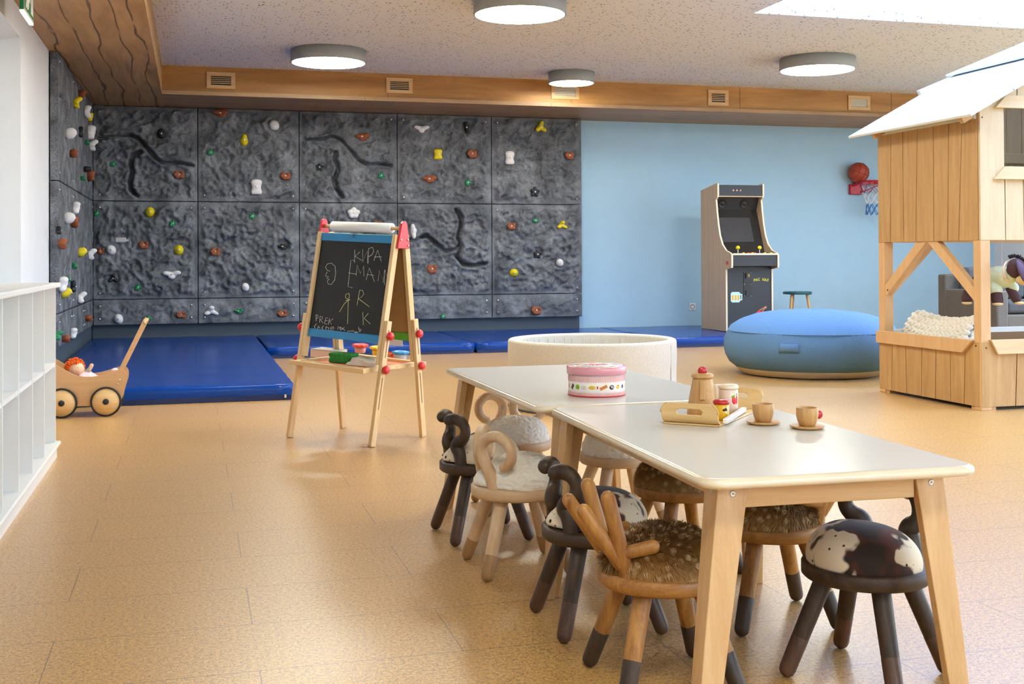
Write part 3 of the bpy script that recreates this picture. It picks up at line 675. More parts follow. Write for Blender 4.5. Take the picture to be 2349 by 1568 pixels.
# ------------------------------------------------------------------ crash mats
def crash_mat(x0, x1, y0, y1, h, label):
    t = thing('crash_mat', label, 'mat', ((x0 + x1) / 2, (y0 + y1) / 2, 0), 0, 'blue crash mats'); a, b = (x1 - x0) / 2, (y1 - y0) / 2
    nx, ny = int(a * 16), int(b * 16); mb = MB(); vs = []
    for j in range(ny + 1):
        for i in range(nx + 1):
            u, v = -a + 2 * a * i / nx, -b + 2 * b * j / ny
            vs.append((u, v, h + .005 * noise.noise(Vector((u * 1.6 + x0, v * 2.6, 0))) - .004))
    mb.add(vs, [(j * (nx + 1) + i, j * (nx + 1) + i + 1, (j + 1) * (nx + 1) + i + 1, (j + 1) * (nx + 1) + i) for j in range(ny) for i in range(nx)], True)
    ed = [i for i in range(nx + 1)] + [(j + 1) * (nx + 1) - 1 for j in range(1, ny + 1)] + [ny * (nx + 1) + i for i in range(nx - 1, -1, -1)] + [j * (nx + 1) for j in range(ny - 1, 0, -1)]
    L = len(ed); prev = list(ed)
    for zz, o_ in ((h * .93, .006), (h * .6, .009 + 0), (h * .3, .004)):
        base = len(mb.v)
        for q in ed:
            p = vs[q]; n_ = noise.noise(Vector((p[0] * 5 + x0, p[1] * 5, zz * 3))) * .006
            mb.v.append(Vector((p[0] + (o_ + n_) * (1 if p[0] > a - 1e-4 else -1 if p[0] < -a + 1e-4 else 0), p[1] + (o_ + n_) * (1 if p[1] > b - 1e-4 else -1 if p[1] < -b + 1e-4 else 0), zz)))
        for q in range(L): mb.f.append([prev[q], prev[(q + 1) % L], base + (q + 1) % L, base + q]); mb.sm.append(True); mb.mi.append(0)
        prev = list(range(base, base + L))
    mb.build('cover', M['mat_blue'], t)
    s = MB(); s.box(-a, a, -b, b, .002, h * .3); s.build('base_sheet', M['mat_dark'], t)
    z = MB(); z.box(-a * .96, a * .96, -b - .012, -b - .004, h * .285, h * .33); z.build('zip_seam', M['mat_dark'], t)
    return t
m1 = crash_mat(-1.02, .654, 7.93, 13.18, .11, 'large blue vinyl crash mat in front of the left corner, behind the doll pram')
z = MB(); z.cb((.60 - (-1.02 + .654) / 2, 7.915 - (7.93 + 13.18) / 2, .028), (.014, .006, .022)); z.build('zip_pull', M['metal'], m1)
crash_mat(.70, 2.71, 11.25, 13.18, .108, 'blue vinyl crash mat behind the easel, against the grey panels')
crash_mat(2.745, 4.71, 11.25, 13.18, .108, 'blue vinyl crash mat behind the round felt pit')
crash_mat(4.745, 6.78, 11.25, 13.18, .108, 'blue vinyl crash mat under the arcade machine')

# ------------------------------------------------------------------ ceiling lamps
def lamp(x, y, r, label, h=.12):
    t = thing('ceiling_lamp', label, 'ceiling lamp', (x, y, ZC), 0, 'round ceiling lamps')
    s = MB(); s.lathe([(r - .02, -h + .004), (r - .004, -h), (r, -h + .004), (r, -.001), (0, -.001)], 64); s.build('housing', M['lamp_grey'], t)
    g = MB(); g.lathe([(0, -h + .002), (r - .012, -h + .002), (r - .006, -h + .006), (0, -h + .006)], 64, False); g.build('diffuser', M['lamp_glow'], t)
lamp(2.40, 8.42, .353, 'large round grey ceiling lamp cut by the top edge of the photo, nearest the camera')
lamp(1.237, 10.93, .352, 'large round grey ceiling lamp above the climbing wall, leftmost')
lamp(3.87, 11.60, .245, 'small round grey ceiling lamp in front of the wooden fascia and a vent')
lamp(5.97, 10.2, .368, 'large round grey ceiling lamp nearest the playhouse roof')
for x, y, w_ in ((.45, 7.3, 'floor in front of the pram'), (2.65, 5.4, 'far table'), (.45, .4, 'floor beside the shelf'), (8.9, 9.4, 'sofa corner')):  # unseen extra lamps, added and placed to brighten the room
    lamp(x, y, .353, 'round grey ceiling lamp added out of view for light, over the ' + w_)

# ------------------------------------------------------------------ air vents in the fascia
FY = LY + .06
for i, (px, py, w, h, dark, lab) in enumerate([(507, 185, 65, 38, 1, 'wooden air vent with dark slots, leftmost on the fascia'), (916, 196.5, 62, 35, 1, 'wooden air vent with dark slots right of the leftmost large lamp'),
        (1296, 211, 68, 34, 0, 'wooden air vent partly behind the small ceiling lamp'), (1647, 224.5, 52, 36, 1, 'wooden air vent with dark slots left of the lamp near the playhouse'), (1970, 236.5, 58, 33, 0, 'pale-slotted wooden air vent nearest the playhouse roof')]):
    p = atY(px, py, FY); d = 2648 / (FY * .964 + p.x * .267); w, h = w / d * .98, h / d
    if i == 2: p.z -= 0
    t = thing('air_vent', lab, 'air vent', (p.x, FY - .001, p.z), 0, 'air vents')
    f = MB(); b = .22 * h
    f.box(-w / 2, w / 2, -.012, 0, h / 2 - b, h / 2); f.box(-w / 2, w / 2, -.012, 0, -h / 2, -h / 2 + b); f.box(-w / 2, -w / 2 + b * 1.1, -.012, 0, -h / 2 + b, h / 2 - b); f.box(w / 2 - b * 1.1, w / 2, -.012, 0, -h / 2 + b, h / 2 - b)
    f.build('frame', M['beech_x'], t)
    k = MB(); k.box(-w / 2 + b * .9, w / 2 - b * .9, -.002, -.0005, -h / 2 + b * .9, h / 2 - b * .9); k.build('backing', M['black_plastic'] if dark else M['grey_card'], t)
    s = MB(); n = 5; hh = h - 2 * b
    for j in range(n): z = -hh / 2 + hh * (j + .5) / n + .5 * hh / n; s.box(-w / 2 + b * 1.1, w / 2 - b * 1.1, -.010, -.003, z - hh / n * .2, z + hh / n * .2)
    s.build('slat', M['beech_x'] if dark else M['ply_edge'], t)

# ------------------------------------------------------------------ exit sign by the left wall
t = thing('exit_sign', 'green emergency exit sign hanging above the white left wall', 'sign', (-.95, 7.17, 2.40))
s = MB(); s.box(-.012, .012, 0, .42, 0, .20); s.build('housing', M['grey_card'], t)
s = MB(); s.box(.0125, .014, .02, .40, .015, .185); s.box(-.012, .012, -.002, -.0005, .003, .185); s.build('face_panel', M['exit_green'], t)
s = MB(); s.box(.0145, .0155, .28, .37, .03, .17); s.box(.0145, .0155, .20, .25, .085, .115); s.add([(.0146, .16, .1), (.0146, .2, .07), (.0146, .2, .13)], [(0, 1, 2)])
s.tube([(.0155, .09, .145), (.0155, .085, .145)], .014, 10, 1); s.tube([(.0155, .09, .125), (.0155, .10, .09), (.0155, .13, .06), (.0155, .12, .03)], .008, 8); s.tube([(.0155, .10, .09), (.0155, .07, .06), (.0155, .06, .03)], .008, 8); s.tube([(.0155, .11, .13), (.0155, .06, .11)], .006, 8)
s.build('pictogram', M['paper'], t)
s = MB(); s.box(-.012, .012, .0, .42, -.012, -.0005); s.build('light_strip', M['strip_white'], t)
s = MB()
for y in (.1, .32): s.tube([(0, y, .2), (0, y, ZS - 2.40 + .001)], .004, 8, 1)
s.build('hanger', M['metal'], t)

# ------------------------------------------------------------------ white shelf unit along the left wall
SX = -.636; s0 = MB()
t = thing('shelf_unit', 'long low white open shelf unit against the left wall', 'shelf', (SX, 5.95, 0)); YE = -4.75
dep = XL + .004 - SX
s = MB(); s.box(dep, .018, YE, .045, .818, .842); s.build('top_board', M['shelf_white'], t, .006, 3)
s = MB(); s.box(dep, .002, YE, .02, 0, .058); s.build('plinth', M['white_paint'], t)
s = MB(); s.box(dep, .018, YE, .045, .058, .076); s.build('bottom_board', M['shelf_white'], t, .006, 3)
s = MB(); s.box(dep, dep + .01, YE, .0, .076, .818); s.build('back_panel', M['shelf_white'], t)
ds = [0.0 - .012] + [-.448 - .39 * k for k in range(12)]
for y in ds: s = MB(); s.box(dep + .01, 0, y - .006, y + .006, .076, .818); s.build('divider', M['shelf_white'], t)
for a, b in zip(ds, ds[1:]): s = MB(); s.box(dep + .01, -.004, b + .006, a - .006, .440, .458); s.build('shelf_board', M['shelf_white'], t)

# ------------------------------------------------------------------ wall outlet
p = atY(1588, 703, YB)
t = thing('power_outlet', 'white power outlet on the blue wall left of the arcade machine', 'outlet', (p.x, YB, p.z))
s = MB(); s.box(-.042, .042, -.010, 0, -.045, .045); s.build('cover_plate', M['outlet'], t, .004)
s = MB()
s.T = Matrix.Translation((0, -.0105, 0)) @ Matrix.Rotation(PI / 2, 4, 'X'); s.lathe([(.032, 0), (.030, .004), (.024, .004), (.022, -.004), (0, -.004)], 24); s.build('socket', M['lamp_grey'], t)

# ------------------------------------------------------------------ basketball hoop and ball on the blue wall
p = atY(1958, 433, YB)
t = thing('basketball_hoop', 'red basketball hoop with red, white and blue net on the blue wall', 'basketball hoop', (p.x, YB, p.z))
s = MB(); s.box(-.075, .09, -.05, .0005, -.075, .06); s.build('bracket', M['rim_red'], t, .008)
s = MB(); R = .225; cx, cy, cz = .17, -.05 - R, .075
s.tube([(cx + R * math.cos(a), cy + R * math.sin(a), cz) for a in np.linspace(0, 2 * PI, 41)], .012, 10, 1, False)
s.bar((-.05, -.04, .03), (.01, -.13, cz), .03, .02); s.bar((.07, -.05, -.05), (cx + .1, cy - .05 + .02, cz - .01), .01, .01); s.bar((.02, -.04, .06), (cx, cy + R, cz), .05, .03)
s.box(-.02, .34, -.075, -.055, cz - .015, cz + .02)
s.build('rim', M['rim_red'], t)
def net(z0, z1, r0, r1, n, ph, name, mat, rr=.003):
    s = MB()
    for k in range(n):
        for sg in (1, -1):
            P = []
            for q in range(5):
                f = q / 4; a = 2 * PI * (k + ph + sg * f * 1.0) / n; r = r0 + (r1 - r0) * f; P.append((cx + r * math.cos(a), cy + r * math.sin(a), z0 + (z1 - z0) * f))
            s.tube(P, rr, 5, 1, False)
    s.build(name, mat, t)
net(cz - .01, cz - .14, R, .175, 12, 0, 'net_top', M['net_red']); net(cz - .14, cz - .28, .175, .135, 12, 0, 'net_middle', M['net_white'], .0038); net(cz - .28, cz - .42, .135, .145, 12, 0, 'net_bottom', M['net_blue'], .0038)
b = atY(1969.5, 396, YB - .135); hoop_z = p.z + cz
t = thing('basketball', 'orange basketball wedged between the hoop and the blue wall', 'ball', (b.x, YB - .137, b.z))
s = MB(); s.ball((0, 0, 0), .132, 40, 24); s.build('shell', M['ball'], t)
s = MB()
def ring(axis_rot, tilt, r=.1325, off=0):
    rr = math.sqrt(r * r - off * off); Rm = Matrix.Rotation(tilt, 3, 'X') @ Matrix.Rotation(axis_rot, 3, 'Y')
    s.tube([Rm @ Vector((rr * math.cos(a), rr * math.sin(a), off)) for a in np.linspace(0, 2 * PI, 49)], .0022, 6, 1, False)
ring(PI / 2 + .35, .3); ring(.3, .2); ring(PI / 2 + .35, .3, off=.072); ring(PI / 2 + .35, .3, off=-.072)
s.build('seam', M['black_rubber'], t)

# ------------------------------------------------------------------ arcade machine
AX0, AX1, AYb, AZ = 5.812, 6.405, 12.60, .109
t = thing('arcade_cabinet', 'upright wooden arcade machine with black front panel by the blue wall', 'arcade machine', (AX0, AYb, AZ)); W = AX1 - AX0
prof = [(0, 0), (-.655, 0), (-.655, .70), (-.795, .72), (-.80, .745), (-.80, .865), (-.775, .885), (-.66, .915), (-.565, .985), (-.50, 1.09), (-.46, 1.22), (-.43, 1.36), (-.415, 1.46), (-.405, 1.50), (-.445, 1.53), (-.455, 1.56), (-.455, 1.685), (-.43, 1.692), (0, 1.63)]
sm = [Vector((a, b, 0)) for a, b in prof]
poly = [(p.x, p.y) for p in sm]
for x0, x1, nm in ((0, .02, 'side_panel'), (W - .02, W, 'side_panel')):
    s = MB(); s.prism(poly, x0, x1, 'yz'); o = s.build(nm, [M['arc_side'], M['ply_edge']], t)
    for pl in o.data.polygons: pl.material_index = 0 if abs(pl.normal.x) > .9 else 1
a, b = .0205, W - .0205
s = MB(); s.box(a, b, -.645, -.63, .02, .73); s.build('front_panel', M['arc_black'], t)
s = MB(); s.box(a, b, -.79, -.62, .735, .868); s.build('control_panel', M['arc_black'], t, .004)
s = MB(); s.box(a, b, -.805, -.79, .862, .882); s.build('control_edge', M['ply_edge'], t)
s = MB(); s.box(a, b, -.79, -.50, .868, .88); s.build('control_deck', M['black_plastic'], t)
s = MB(); s.box(a, b, -.792, -.7905, .805, .809); s.build('control_seam', M['black_plastic'], t)
s = MB(); s.add([(a, -.50, .88), (b, -.50, .88), (b, -.30, 1.39), (a, -.30, 1.39)], [(0, 1, 2, 3)]); s.add([(a, -.48, .88), (b, -.48, .88), (b, -.28, 1.39), (a, -.28, 1.39)], [(3, 2, 1, 0)]); s.build('bezel', M['arc_screen'], t)
s = MB()
def onscr(x, f, d=.003): return (x, -.50 + .20 * f - d, .88 + .51 * f + d * .35)
s.add([onscr(.06, .26), onscr(W - .13, .26), onscr(W - .13, .82), onscr(.06, .82)], [(0, 1, 2, 3)]); s.build('screen', M['glass_grey'], t)
s = MB(); r2 = random.Random(4)
for _ in range(60):
    x, f = r2.uniform(.08, W - .15), r2.uniform(.28, .80); q = Vector(onscr(x, f, .0045)); s.add([q + Vector((-.004, 0, 0)), q + Vector((0, 0, -.003)), q + Vector((.004, 0, 0)), q + Vector((0, 0, .003))], [(0, 1, 2, 3)])
s.build('screen_speckle', M['black_plastic'], t)
s = MB(); s.add([(a, -.30, 1.39), (b, -.30, 1.39), (b, -.36, 1.536), (a, -.36, 1.536)], [(0, 1, 2, 3)]); s.add([(a, -.28, 1.39), (b, -.28, 1.39), (b, -.34, 1.536), (a, -.34, 1.536)], [(3, 2, 1, 0)]); s.build('speaker_panel', M['arc_black'], t)
for x in (.12, .40):
    s = MB(); s.T = Matrix.Translation((x, -.333, 1.462)) @ Matrix.Rotation(PI / 2 + .39, 4, 'X'); s.lathe([(.052, 0), (.052, .008), (.045, .012), (.043, .004), (.02, .012), (0, .016)], 28); s.build('speaker', M['black_plastic'], t)
s = MB(); s.box(a, b, -.446, -.43, 1.545, 1.672); s.build('marquee', M['arc_black'], t)
s = MB(); s.box(a, b, -.446, -.30, 1.535, 1.545); s.build('marquee_shelf', M['arc_side'], t)
s = MB(); s.box(a, b, -.43, -.004, 1.62, 1.632); s.build('roof_panel', M['arc_black'], t)
s = MB(); s.box(a, b, -.016, -.002, .0, 1.62); s.build('back_panel', M['arc_side'], t)
for x in (.13, .40):
    s = MB(); s.tube([(x, -.70, .88), (x, -.70, .925)], .005, 8, 1); s.build('joystick_rod', M['metal'], t)
    s = MB(); s.ball((x, -.70, .945), .0235, 16, 10); s.build('joystick_ball', M['yellow_ball'], t)
for x, y, mt in ((.20, -.70, 'yellow_ball'), (.245, -.73, 'red'), (.27, -.70, 'red'), (.29, -.74, 'yellow_ball'), (.335, -.71, 'red'), (.455, -.72, 'yellow_ball'), (.50, -.70, 'black_plastic'), (.53, -.73, 'yellow_ball'), (.555, -.70, 'black_plastic')):
    s = MB(); s.lathe([(.015, 0), (.015, .008), (.011, .012), (0, .012)], 14, c=(x, y, .88)); s.build('button', M[mt], t)
s = MB(); s.box(-.006, 0.0, -.715, -.675, .755, .795); s.build('power_switch', M['red'], t)
s = MB(); s.box(.225, .325, -.650, -.645, .385, .675); s.build('coin_door', M['black_plastic'], t)
s = MB(); s.box(.25, .305, -.665, -.650, .60, .66); s.build('coin_slot', M['dark_metal'], t)
s = MB(); s.box(.25, .305, -.660, -.650, .405, .46); s.build('coin_return', M['black_plastic'], t)
s = MB(); s.box(.275, .290, -.6665, -.665, .612, .645); s.build('coin_light', M['mug_beer'], t)
for x in (.235, .315):
    for z in (.395, .53, .665): s = MB(); s.ball((x, -.651, z), .005, 8, 6); s.build('screw', M['metal'], t)
def pix(rows_, pal, x, z, px, name, y=-.6455):
    keys = sorted(set(''.join(rows_)) - {'.'}); s = MB(); mats = [pal[k] for k in keys]
    for j, r in enumerate(rows_):
        i = 0
        while i < len(r):
            k = i
            while k < len(r) and r[k] == r[i]: k += 1
            if r[i] != '.':
                s.m = keys.index(r[i]); s.box(x + i * px, x + k * px, y - .0012, y, z - (j + 1) * px, z - j * px)
            i = k
    s.build(name, mats, t)
PAL = {'w': M['mug_blue'], 'b': M['mug_beer'], 'r': M['pix_red'], 'g': M['pix_green'], 's': M['pix_stalk'], 'l': M['paper']}
pix(['.wwwwwwww...', 'wwwwwwwwww..', 'wwwwwwwwwwww', 'wbbwbbwbbw.w', 'wbbwbbwbbw.w', 'wbbwbbwbbw.w', 'wbbwbbwbbw.w', 'wbbwbbwbbwww', 'wwwwwwwwww..', '.wwwwwwww...'], PAL, .065, .444, .0118, 'mug_print')
pix(['..........ss', '........ssss', '......ss.s..', '....ss..s...', '..rr...s....', '.rrrr.rrr...', 'rrrrrrrrrr..', 'rlrrrrrlrrr.', 'rllrrrrllrr.', '.rrrr.rrrr..', '..rr...rr...'], PAL, .385, .275, .0105, 'cherry_print')
pix(['.....gg.....', '..g.ggg.gg..', '...gggggg...', '.rrrggggrrr.', 'rrlrrrrrrlrr', 'rrrrrlrrrrrr', 'rlrrrrrrlrrr', '.rrrrlrrrrr.', '..rrrrrrlr..', '...rrrrr....', '.....r......'], PAL, .065, .092, .0108, 'strawberry_print')
s = MB()
for i in range(3): s.T = Matrix.Translation((.205 + i * .045, -.4465, 1.61)) @ Matrix.Rotation(PI / 2, 4, 'X'); s.lathe([(.009, 0), (.009, .001), (0, .001)], 10)
s.build('dot_print', M['dot'], t)
def letters(txt, x, z, size, mat, name, parent, y, arc=0, spacing=1.0):
    G = {'P': [[(0, 0), (0, 1), (.6, 1), (.7, .75), (.6, .5), (0, .5)]], 'A': [[(0, 0), (.35, 1), (.7, 0)], [(.15, .35), (.55, .35)]], 'C': [[(.65, .9), (.3, 1), (0, .7), (0, .3), (.3, 0), (.65, .1)]], 'M': [[(0, 0), (0, 1), (.35, .4), (.7, 1), (.7, 0)]], 'N': [[(0, 0), (0, 1), (.7, 0), (.7, 1)]]}
    s = MB(); u = 0; tot = len(txt)
    for i, ch in enumerate(txt):
        if ch in G:
            dz = -arc * ((i - (tot - 1) / 2) / tot) ** 2
            for st in G[ch]:
                s.tube([(x + (u + a * .8) * size, y, z + (b + dz) * size) for a, b in st], size * .15, 6, 1)
        u += spacing
    s.build(name, mat, parent)
letters('PAC MAN', .355, .572, .0285, M['letter'], 'lettering', t, -.6465, arc=2.0, spacing=.95)

# ------------------------------------------------------------------ round stool by the blue wall
t = thing('stool', 'small round stool with teal seat behind the blue bean bag', 'stool', (7.08, 12.6, 0))
s = MB(); s.lathe([(0, .495), (.165, .495), (.172, .50), (.172, .52), (.165, .527), (0, .527)], 40); s.build('seat', M['teal'], t)
for k in range(3):
    a = 2 * PI * k / 3 + 1.0 + PI / 6; s = MB(); s.tube([(.19 * math.cos(a), .19 * math.sin(a), .012), (.115 * math.cos(a), .115 * math.sin(a), .495)], [.014, .019], 12, 1); s.build('leg', M['beech'], t)

# ------------------------------------------------------------------ wicker sofa in the far right corner
t = thing('wicker_sofa', 'grey woven wicker sofa seen through the wooden playhouse', 'sofa', (7.72, 10.55, 0))
s = MB(); s.box(0, 2.4, .06, .20, 0, .755); s.box(0, .14, -.75, .06, .0, .60); s.box(.14, 2.4, -.72, .06, .06, .36); s.build('frame', M['wicker'], t, .02, 3)
for i in range(3): s = MB(); s.box(.16 + i * .74, .88 + i * .74, -.70, -.09, .365, .49); s.build('seat_cushion', M['sofa_cushion'], t, .04, 4)
for i in range(3): s = MB(); s.box(.16 + i * .74, .88 + i * .74, -.09, .055, .49, .83); s.build('back_cushion', M['sofa_cushion'], t, .04, 4)

# ------------------------------------------------------------------ round felt pit
t = thing('ball_pit', 'round pale felt ball pit standing empty behind the tables', 'ball pit', (2.475, 7.03, 0)); R, H, w = .54, .432, .062
def rim(r, z, q, n=7, a0=0, a1=PI / 2): return [(r + q * math.cos(a0 + (a1 - a0) * i / (n - 1)), z + q * math.sin(a0 + (a1 - a0) * i / (n - 1))) for i in range(n)]
s = MB(); s.lathe([(R - .012, .004), (R - .002, .014), (R, .05)] + [(R + .002 * math.sin(k), H * k / 10) for k in range(2, 10)] + rim(R - .018, H - .018, .018) + rim(R - w + .018, H - .018, .018, 7, PI / 2, PI) + [(R - w, H * .6), (R - w, .04), (R - w - .02, .03), (0, .03)], 96)
s.build('wall', M['pit_fabric'], t)
s = MB()
for k in range(46):
    a = 2 * PI * k / 46 + .03 * math.sin(k * 3.1); r = R - w - .0005
    s.tube([(r * math.cos(a), r * math.sin(a), .06), (r * math.cos(a + .01), r * math.sin(a + .01), H * .5), (r * math.cos(a), r * math.sin(a), H - .03)], [.003, .002, .004], 6, 2)
s.build('gather', M['pit_fabric'], t)
s = MB()
for a in (-.78, 2.3): s.tube([((R + .001) * math.cos(a), (R + .001) * math.sin(a), z) for z in (.01, .2, .40)], .0022, 6, 1)
s.build('seam', M['lamp_grey'], t)
s = MB(); s.lathe([(R - .01, .001), (R + .001, .003), (R + .001, .012), (R - .01, .013)], 96); s.build('piping', M['dark_base'], t)

# ------------------------------------------------------------------ bean bag
t = thing('bean_bag', 'big round blue bean bag with grey base beside the playhouse', 'bean bag', (4.86, 8.43, 0)); R = .705
def bagr(a, z): return 0
prof_side = [(R * .87, .062), (R * .94, .10), (R * .985, .16), (R, .22), (R * .985, .29), (R * .94, .35)]
prof_top = [(R * .94, .352), (R * .90, .392), (R * .80, .440), (R * .66, .478), (R * .5, .50), (R * .3, .516), (R * .12, .52), (0, .52)]
def wavy(prof, amp, n, fine, seg=160):
    vs = []; fs = []
    for i, (r, z) in enumerate(prof):
        for k in range(seg):
            a = 2 * PI * k / seg; e = amp * noise.noise(Vector((math.cos(a) * n, math.sin(a) * n, z * 4)))
            p = fine(i) * (abs(math.sin(a * 38 + 2 * noise.noise(Vector((math.cos(a) * 3, math.sin(a) * 3, 0))))) - .5)
            rr = max(r + e * min(1, r * 3) + p, 1e-4); vs.append((rr * math.cos(a), rr * math.sin(a), z + e * .4 + p * .4))
    for i in range(len(prof) - 1): fs += [(i * seg + k, i * seg + (k + 1) % seg, (i + 1) * seg + (k + 1) % seg, (i + 1) * seg + k) for k in range(seg)]
    m = MB(); m.add(vs, fs, True); return m
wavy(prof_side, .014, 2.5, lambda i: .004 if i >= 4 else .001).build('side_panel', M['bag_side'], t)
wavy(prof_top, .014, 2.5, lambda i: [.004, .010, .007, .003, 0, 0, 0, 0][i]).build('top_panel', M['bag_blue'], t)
wavy([(0, .002), (R * .66, .002), (R * .80, .012), (R * .87, .062)], .004, 2, lambda i: 0).build('base_panel', M['bag_base'], t)
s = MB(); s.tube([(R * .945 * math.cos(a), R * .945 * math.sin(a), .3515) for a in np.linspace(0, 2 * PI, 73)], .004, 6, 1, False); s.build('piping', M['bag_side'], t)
s = MB(); a0 = -2.33
vs = []
for q, z in enumerate((.215, .238, .262, .285)):
    for k in range(9):
        a = a0 + .22 * (k / 8 - .5); e = R + .006 + (.012 if q in (1, 2) and 0 < k < 8 else 0); vs.append((e * math.cos(a), e * math.sin(a), z))
s.add(vs, [(q * 9 + k, q * 9 + k + 1, (q + 1) * 9 + k + 1, (q + 1) * 9 + k) for q in range(3) for k in range(8)], True)
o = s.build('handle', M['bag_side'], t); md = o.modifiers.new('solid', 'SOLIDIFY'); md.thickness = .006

# ------------------------------------------------------------------ easel
EY = -.8803; ET = .045; EO = Vector((.8388, 6.1598, 0))
t = thing('easel', 'wooden double-sided easel with chalkboard, paper roll and tray', 'easel', EO, EY)
t.rotation_euler = (0, ET, EY)     # it leans a little to the right
EM = Matrix.Translation(EO) @ Matrix.Rotation(EY, 4, 'Z') @ Matrix.Rotation(ET, 4, 'Y'); EI = EM.inverted()
HW = .266; ZT = 1.085; d0, d1 = .205, .035     # half width, top, half depth at floor and at top
def fy(z, side=-1): return side * (d0 + (d1 - d0) * z / ZT)
sl = Vector((0, (fy(1) - fy(0)), 1)).normalized()
for sd in (-1, 1):
    for sx in (-1, 1):
        x = sx * HW
        s = MB(); s.bar((x, fy(.42, sd), .42), (x, fy(ZT, sd), ZT), .022, .036, (0, 1, 0)); s.build('stile', M['pine'], t, .002)
        xo = x + sx * .024
        s = MB(); zf = .0025 + xo * math.tan(ET); s.bar((xo, fy(zf, sd), zf), (xo, fy(.645, sd), .645), .022, .036, (0, 1, 0)); lg = s.build('leg', M['pine'], t, .003)
        s = MB()
        for z0, z1 in ((.20, .36), (.46, .60)): s.bar((xo + sx * .0113, fy(z0, sd), z0), (xo + sx * .0113, fy(z1, sd), z1), .0012, .006, (0, 1, 0))
        s.build('slot', M['interior_brown'], lg)
        for z in (.400, .570):
            s = MB(); s.T = Matrix.Translation((xo + sx * .011, fy(z, sd), z)) @ Matrix.Rotation(sx * PI / 2, 4, 'Y')
            s.lathe([(0, 0), (.012, 0), (.013, .006), (.022, .010), (.024, .018), (.018, .028), (.008, .032), (0, .032)], 8); s.build('knob', M['red'], t)
    # rails and board of each frame
    col = 'blue_rail' if sd < 0 else 'green_rail'
    for z in (.548, 1.06):
        s = MB(); n_ = Vector((0, 1, 0)); s.bar((-HW + .011, fy(z, sd), z), (HW - .011, fy(z, sd), z), .016, .042, sl if sd < 0 else Vector((0, -sl.y, sl.z))); s.build('rail', M[col], t, .002)
    s = MB(); s.bar((0, fy(.565, sd), .565), (0, fy(1.045, sd), 1.045), 2 * HW - .02, .006, (0, 1, 0)); bd = s.build('chalkboard' if sd < 0 else 'back_board', M['chalkboard'] if sd < 0 else M['hardboard'], t)
# red top brackets, dowel and roll
for sx in (-1, 1):
    s = MB(); x = sx * (HW + .012); s.prism([(-.048, 1.015), (.048, 1.015), (.045, 1.04), (.021, 1.145), (.008, 1.157), (-.008, 1.157), (-.021, 1.145), (-.045, 1.04)], x - .007 + sx * .006, x + .007 + sx * .006, 'yz'); br = s.build('bracket', M['red'], t, .003)
    s = MB()
    for yy, zz in ((-.026, 1.06), (.026, 1.06), (.032, 1.03)): s.ball((x + sx * .014, yy, zz), .006, 8, 6)
    s.build('bolt', M['metal'], br)
s = MB(); s.tube([(-HW - .01, 0, 1.118), (HW + .01, 0, 1.118)], .010, 14, 1, False); s.build('dowel', M['pine_x'], t)
s = MB(); s.T = Matrix.Translation((-.215, 0, 1.118)) @ Matrix.Rotation(PI / 2, 4, 'Y'); s.lathe([(.012, 0), (.027, 0), (.027, .42), (.012, .42)], 32); s.build('paper_roll', M['paper'], t)
s = MB(); s.add([(-.17, fy(.53, 1) - .004, .53), (.20, fy(.53, 1) - .004, .53), (.20, fy(.49, 1) - .004, .495), (.10, fy(.49, 1) - .004, .490), (-.17, fy(.49, 1) - .004, .496)], [(0, 1, 2, 3, 4)])
o = s.build('paper_sheet', M['paper'], t); o.modifiers.new('solid', 'SOLIDIFY').thickness = .0008
# brand heart on the top rail
def eplane(x, y, yy=0):
    n = EM.to_3x3() @ Vector((0, -sl.z, sl.y)); p0 = EM @ Vector((0, fy(.8) - yy, .8)); return EI @ onplane(x, y, p0, n)
s = MB()
def stroke(s, L, sc_, ox, oy, r=.0016, off=.0042):
    P = []
    for a, b in L:
        q = eplane(ox + a / sc_, oy + b / sc_, off); P.append(q)
    s.tube(P, r, 5, 1)
for L in [[(452, 178), (456, 172), (462, 178), (458, 190), (452, 186), (452, 178)], [(462, 178), (470, 172), (476, 176), (470, 188), (460, 196)], [(450, 201), (474, 202)]]: stroke(s, L, 2.7036, 640, 470, .0011, .0105)
s.build('emblem', M['black_plastic'], t)
s = MB()
CH = [[(470, 278), (468, 357)], [(502, 290), (472, 318), (512, 343)], [(520, 275), (520, 355), (548, 280), (550, 362)], [(556, 268), (553, 362)], [(556, 270), (580, 262), (588, 285), (575, 310), (556, 320)], [(588, 345), (612, 280), (635, 350)], [(592, 322), (637, 320)],
      [(468, 345), (446, 340), (428, 506), (456, 513)], [(432, 420), (478, 428)], [(478, 437), (486, 372), (505, 425), (525, 378), (527, 440)], [(540, 465), (560, 390), (592, 475)], [(545, 430), (588, 436)], [(615, 470), (622, 405), (640, 462), (655, 400), (654, 495)], [(645, 480), (660, 402), (668, 440)],
      [(230, 680), (230, 720)], [(230, 680), (243, 684), (241, 700), (230, 703)], [(255, 690), (252, 727)], [(255, 690), (270, 692), (268, 707), (256, 709), (274, 731)], [(303, 700), (290, 700), (282, 735), (299, 738)], [(288, 717), (302, 716)], [(313, 702), (307, 740)], [(335, 705), (312, 722), (326, 739)],
      [(315, 410), (300, 405), (288, 385), (300, 365), (325, 360), (348, 380), (352, 420), (345, 465), (325, 492), (305, 490), (300, 470), (312, 460), (295, 455), (308, 445), (288, 440), (298, 415)]]
for L in CH: stroke(s, L, 2.7036, 640, 470, .0010)
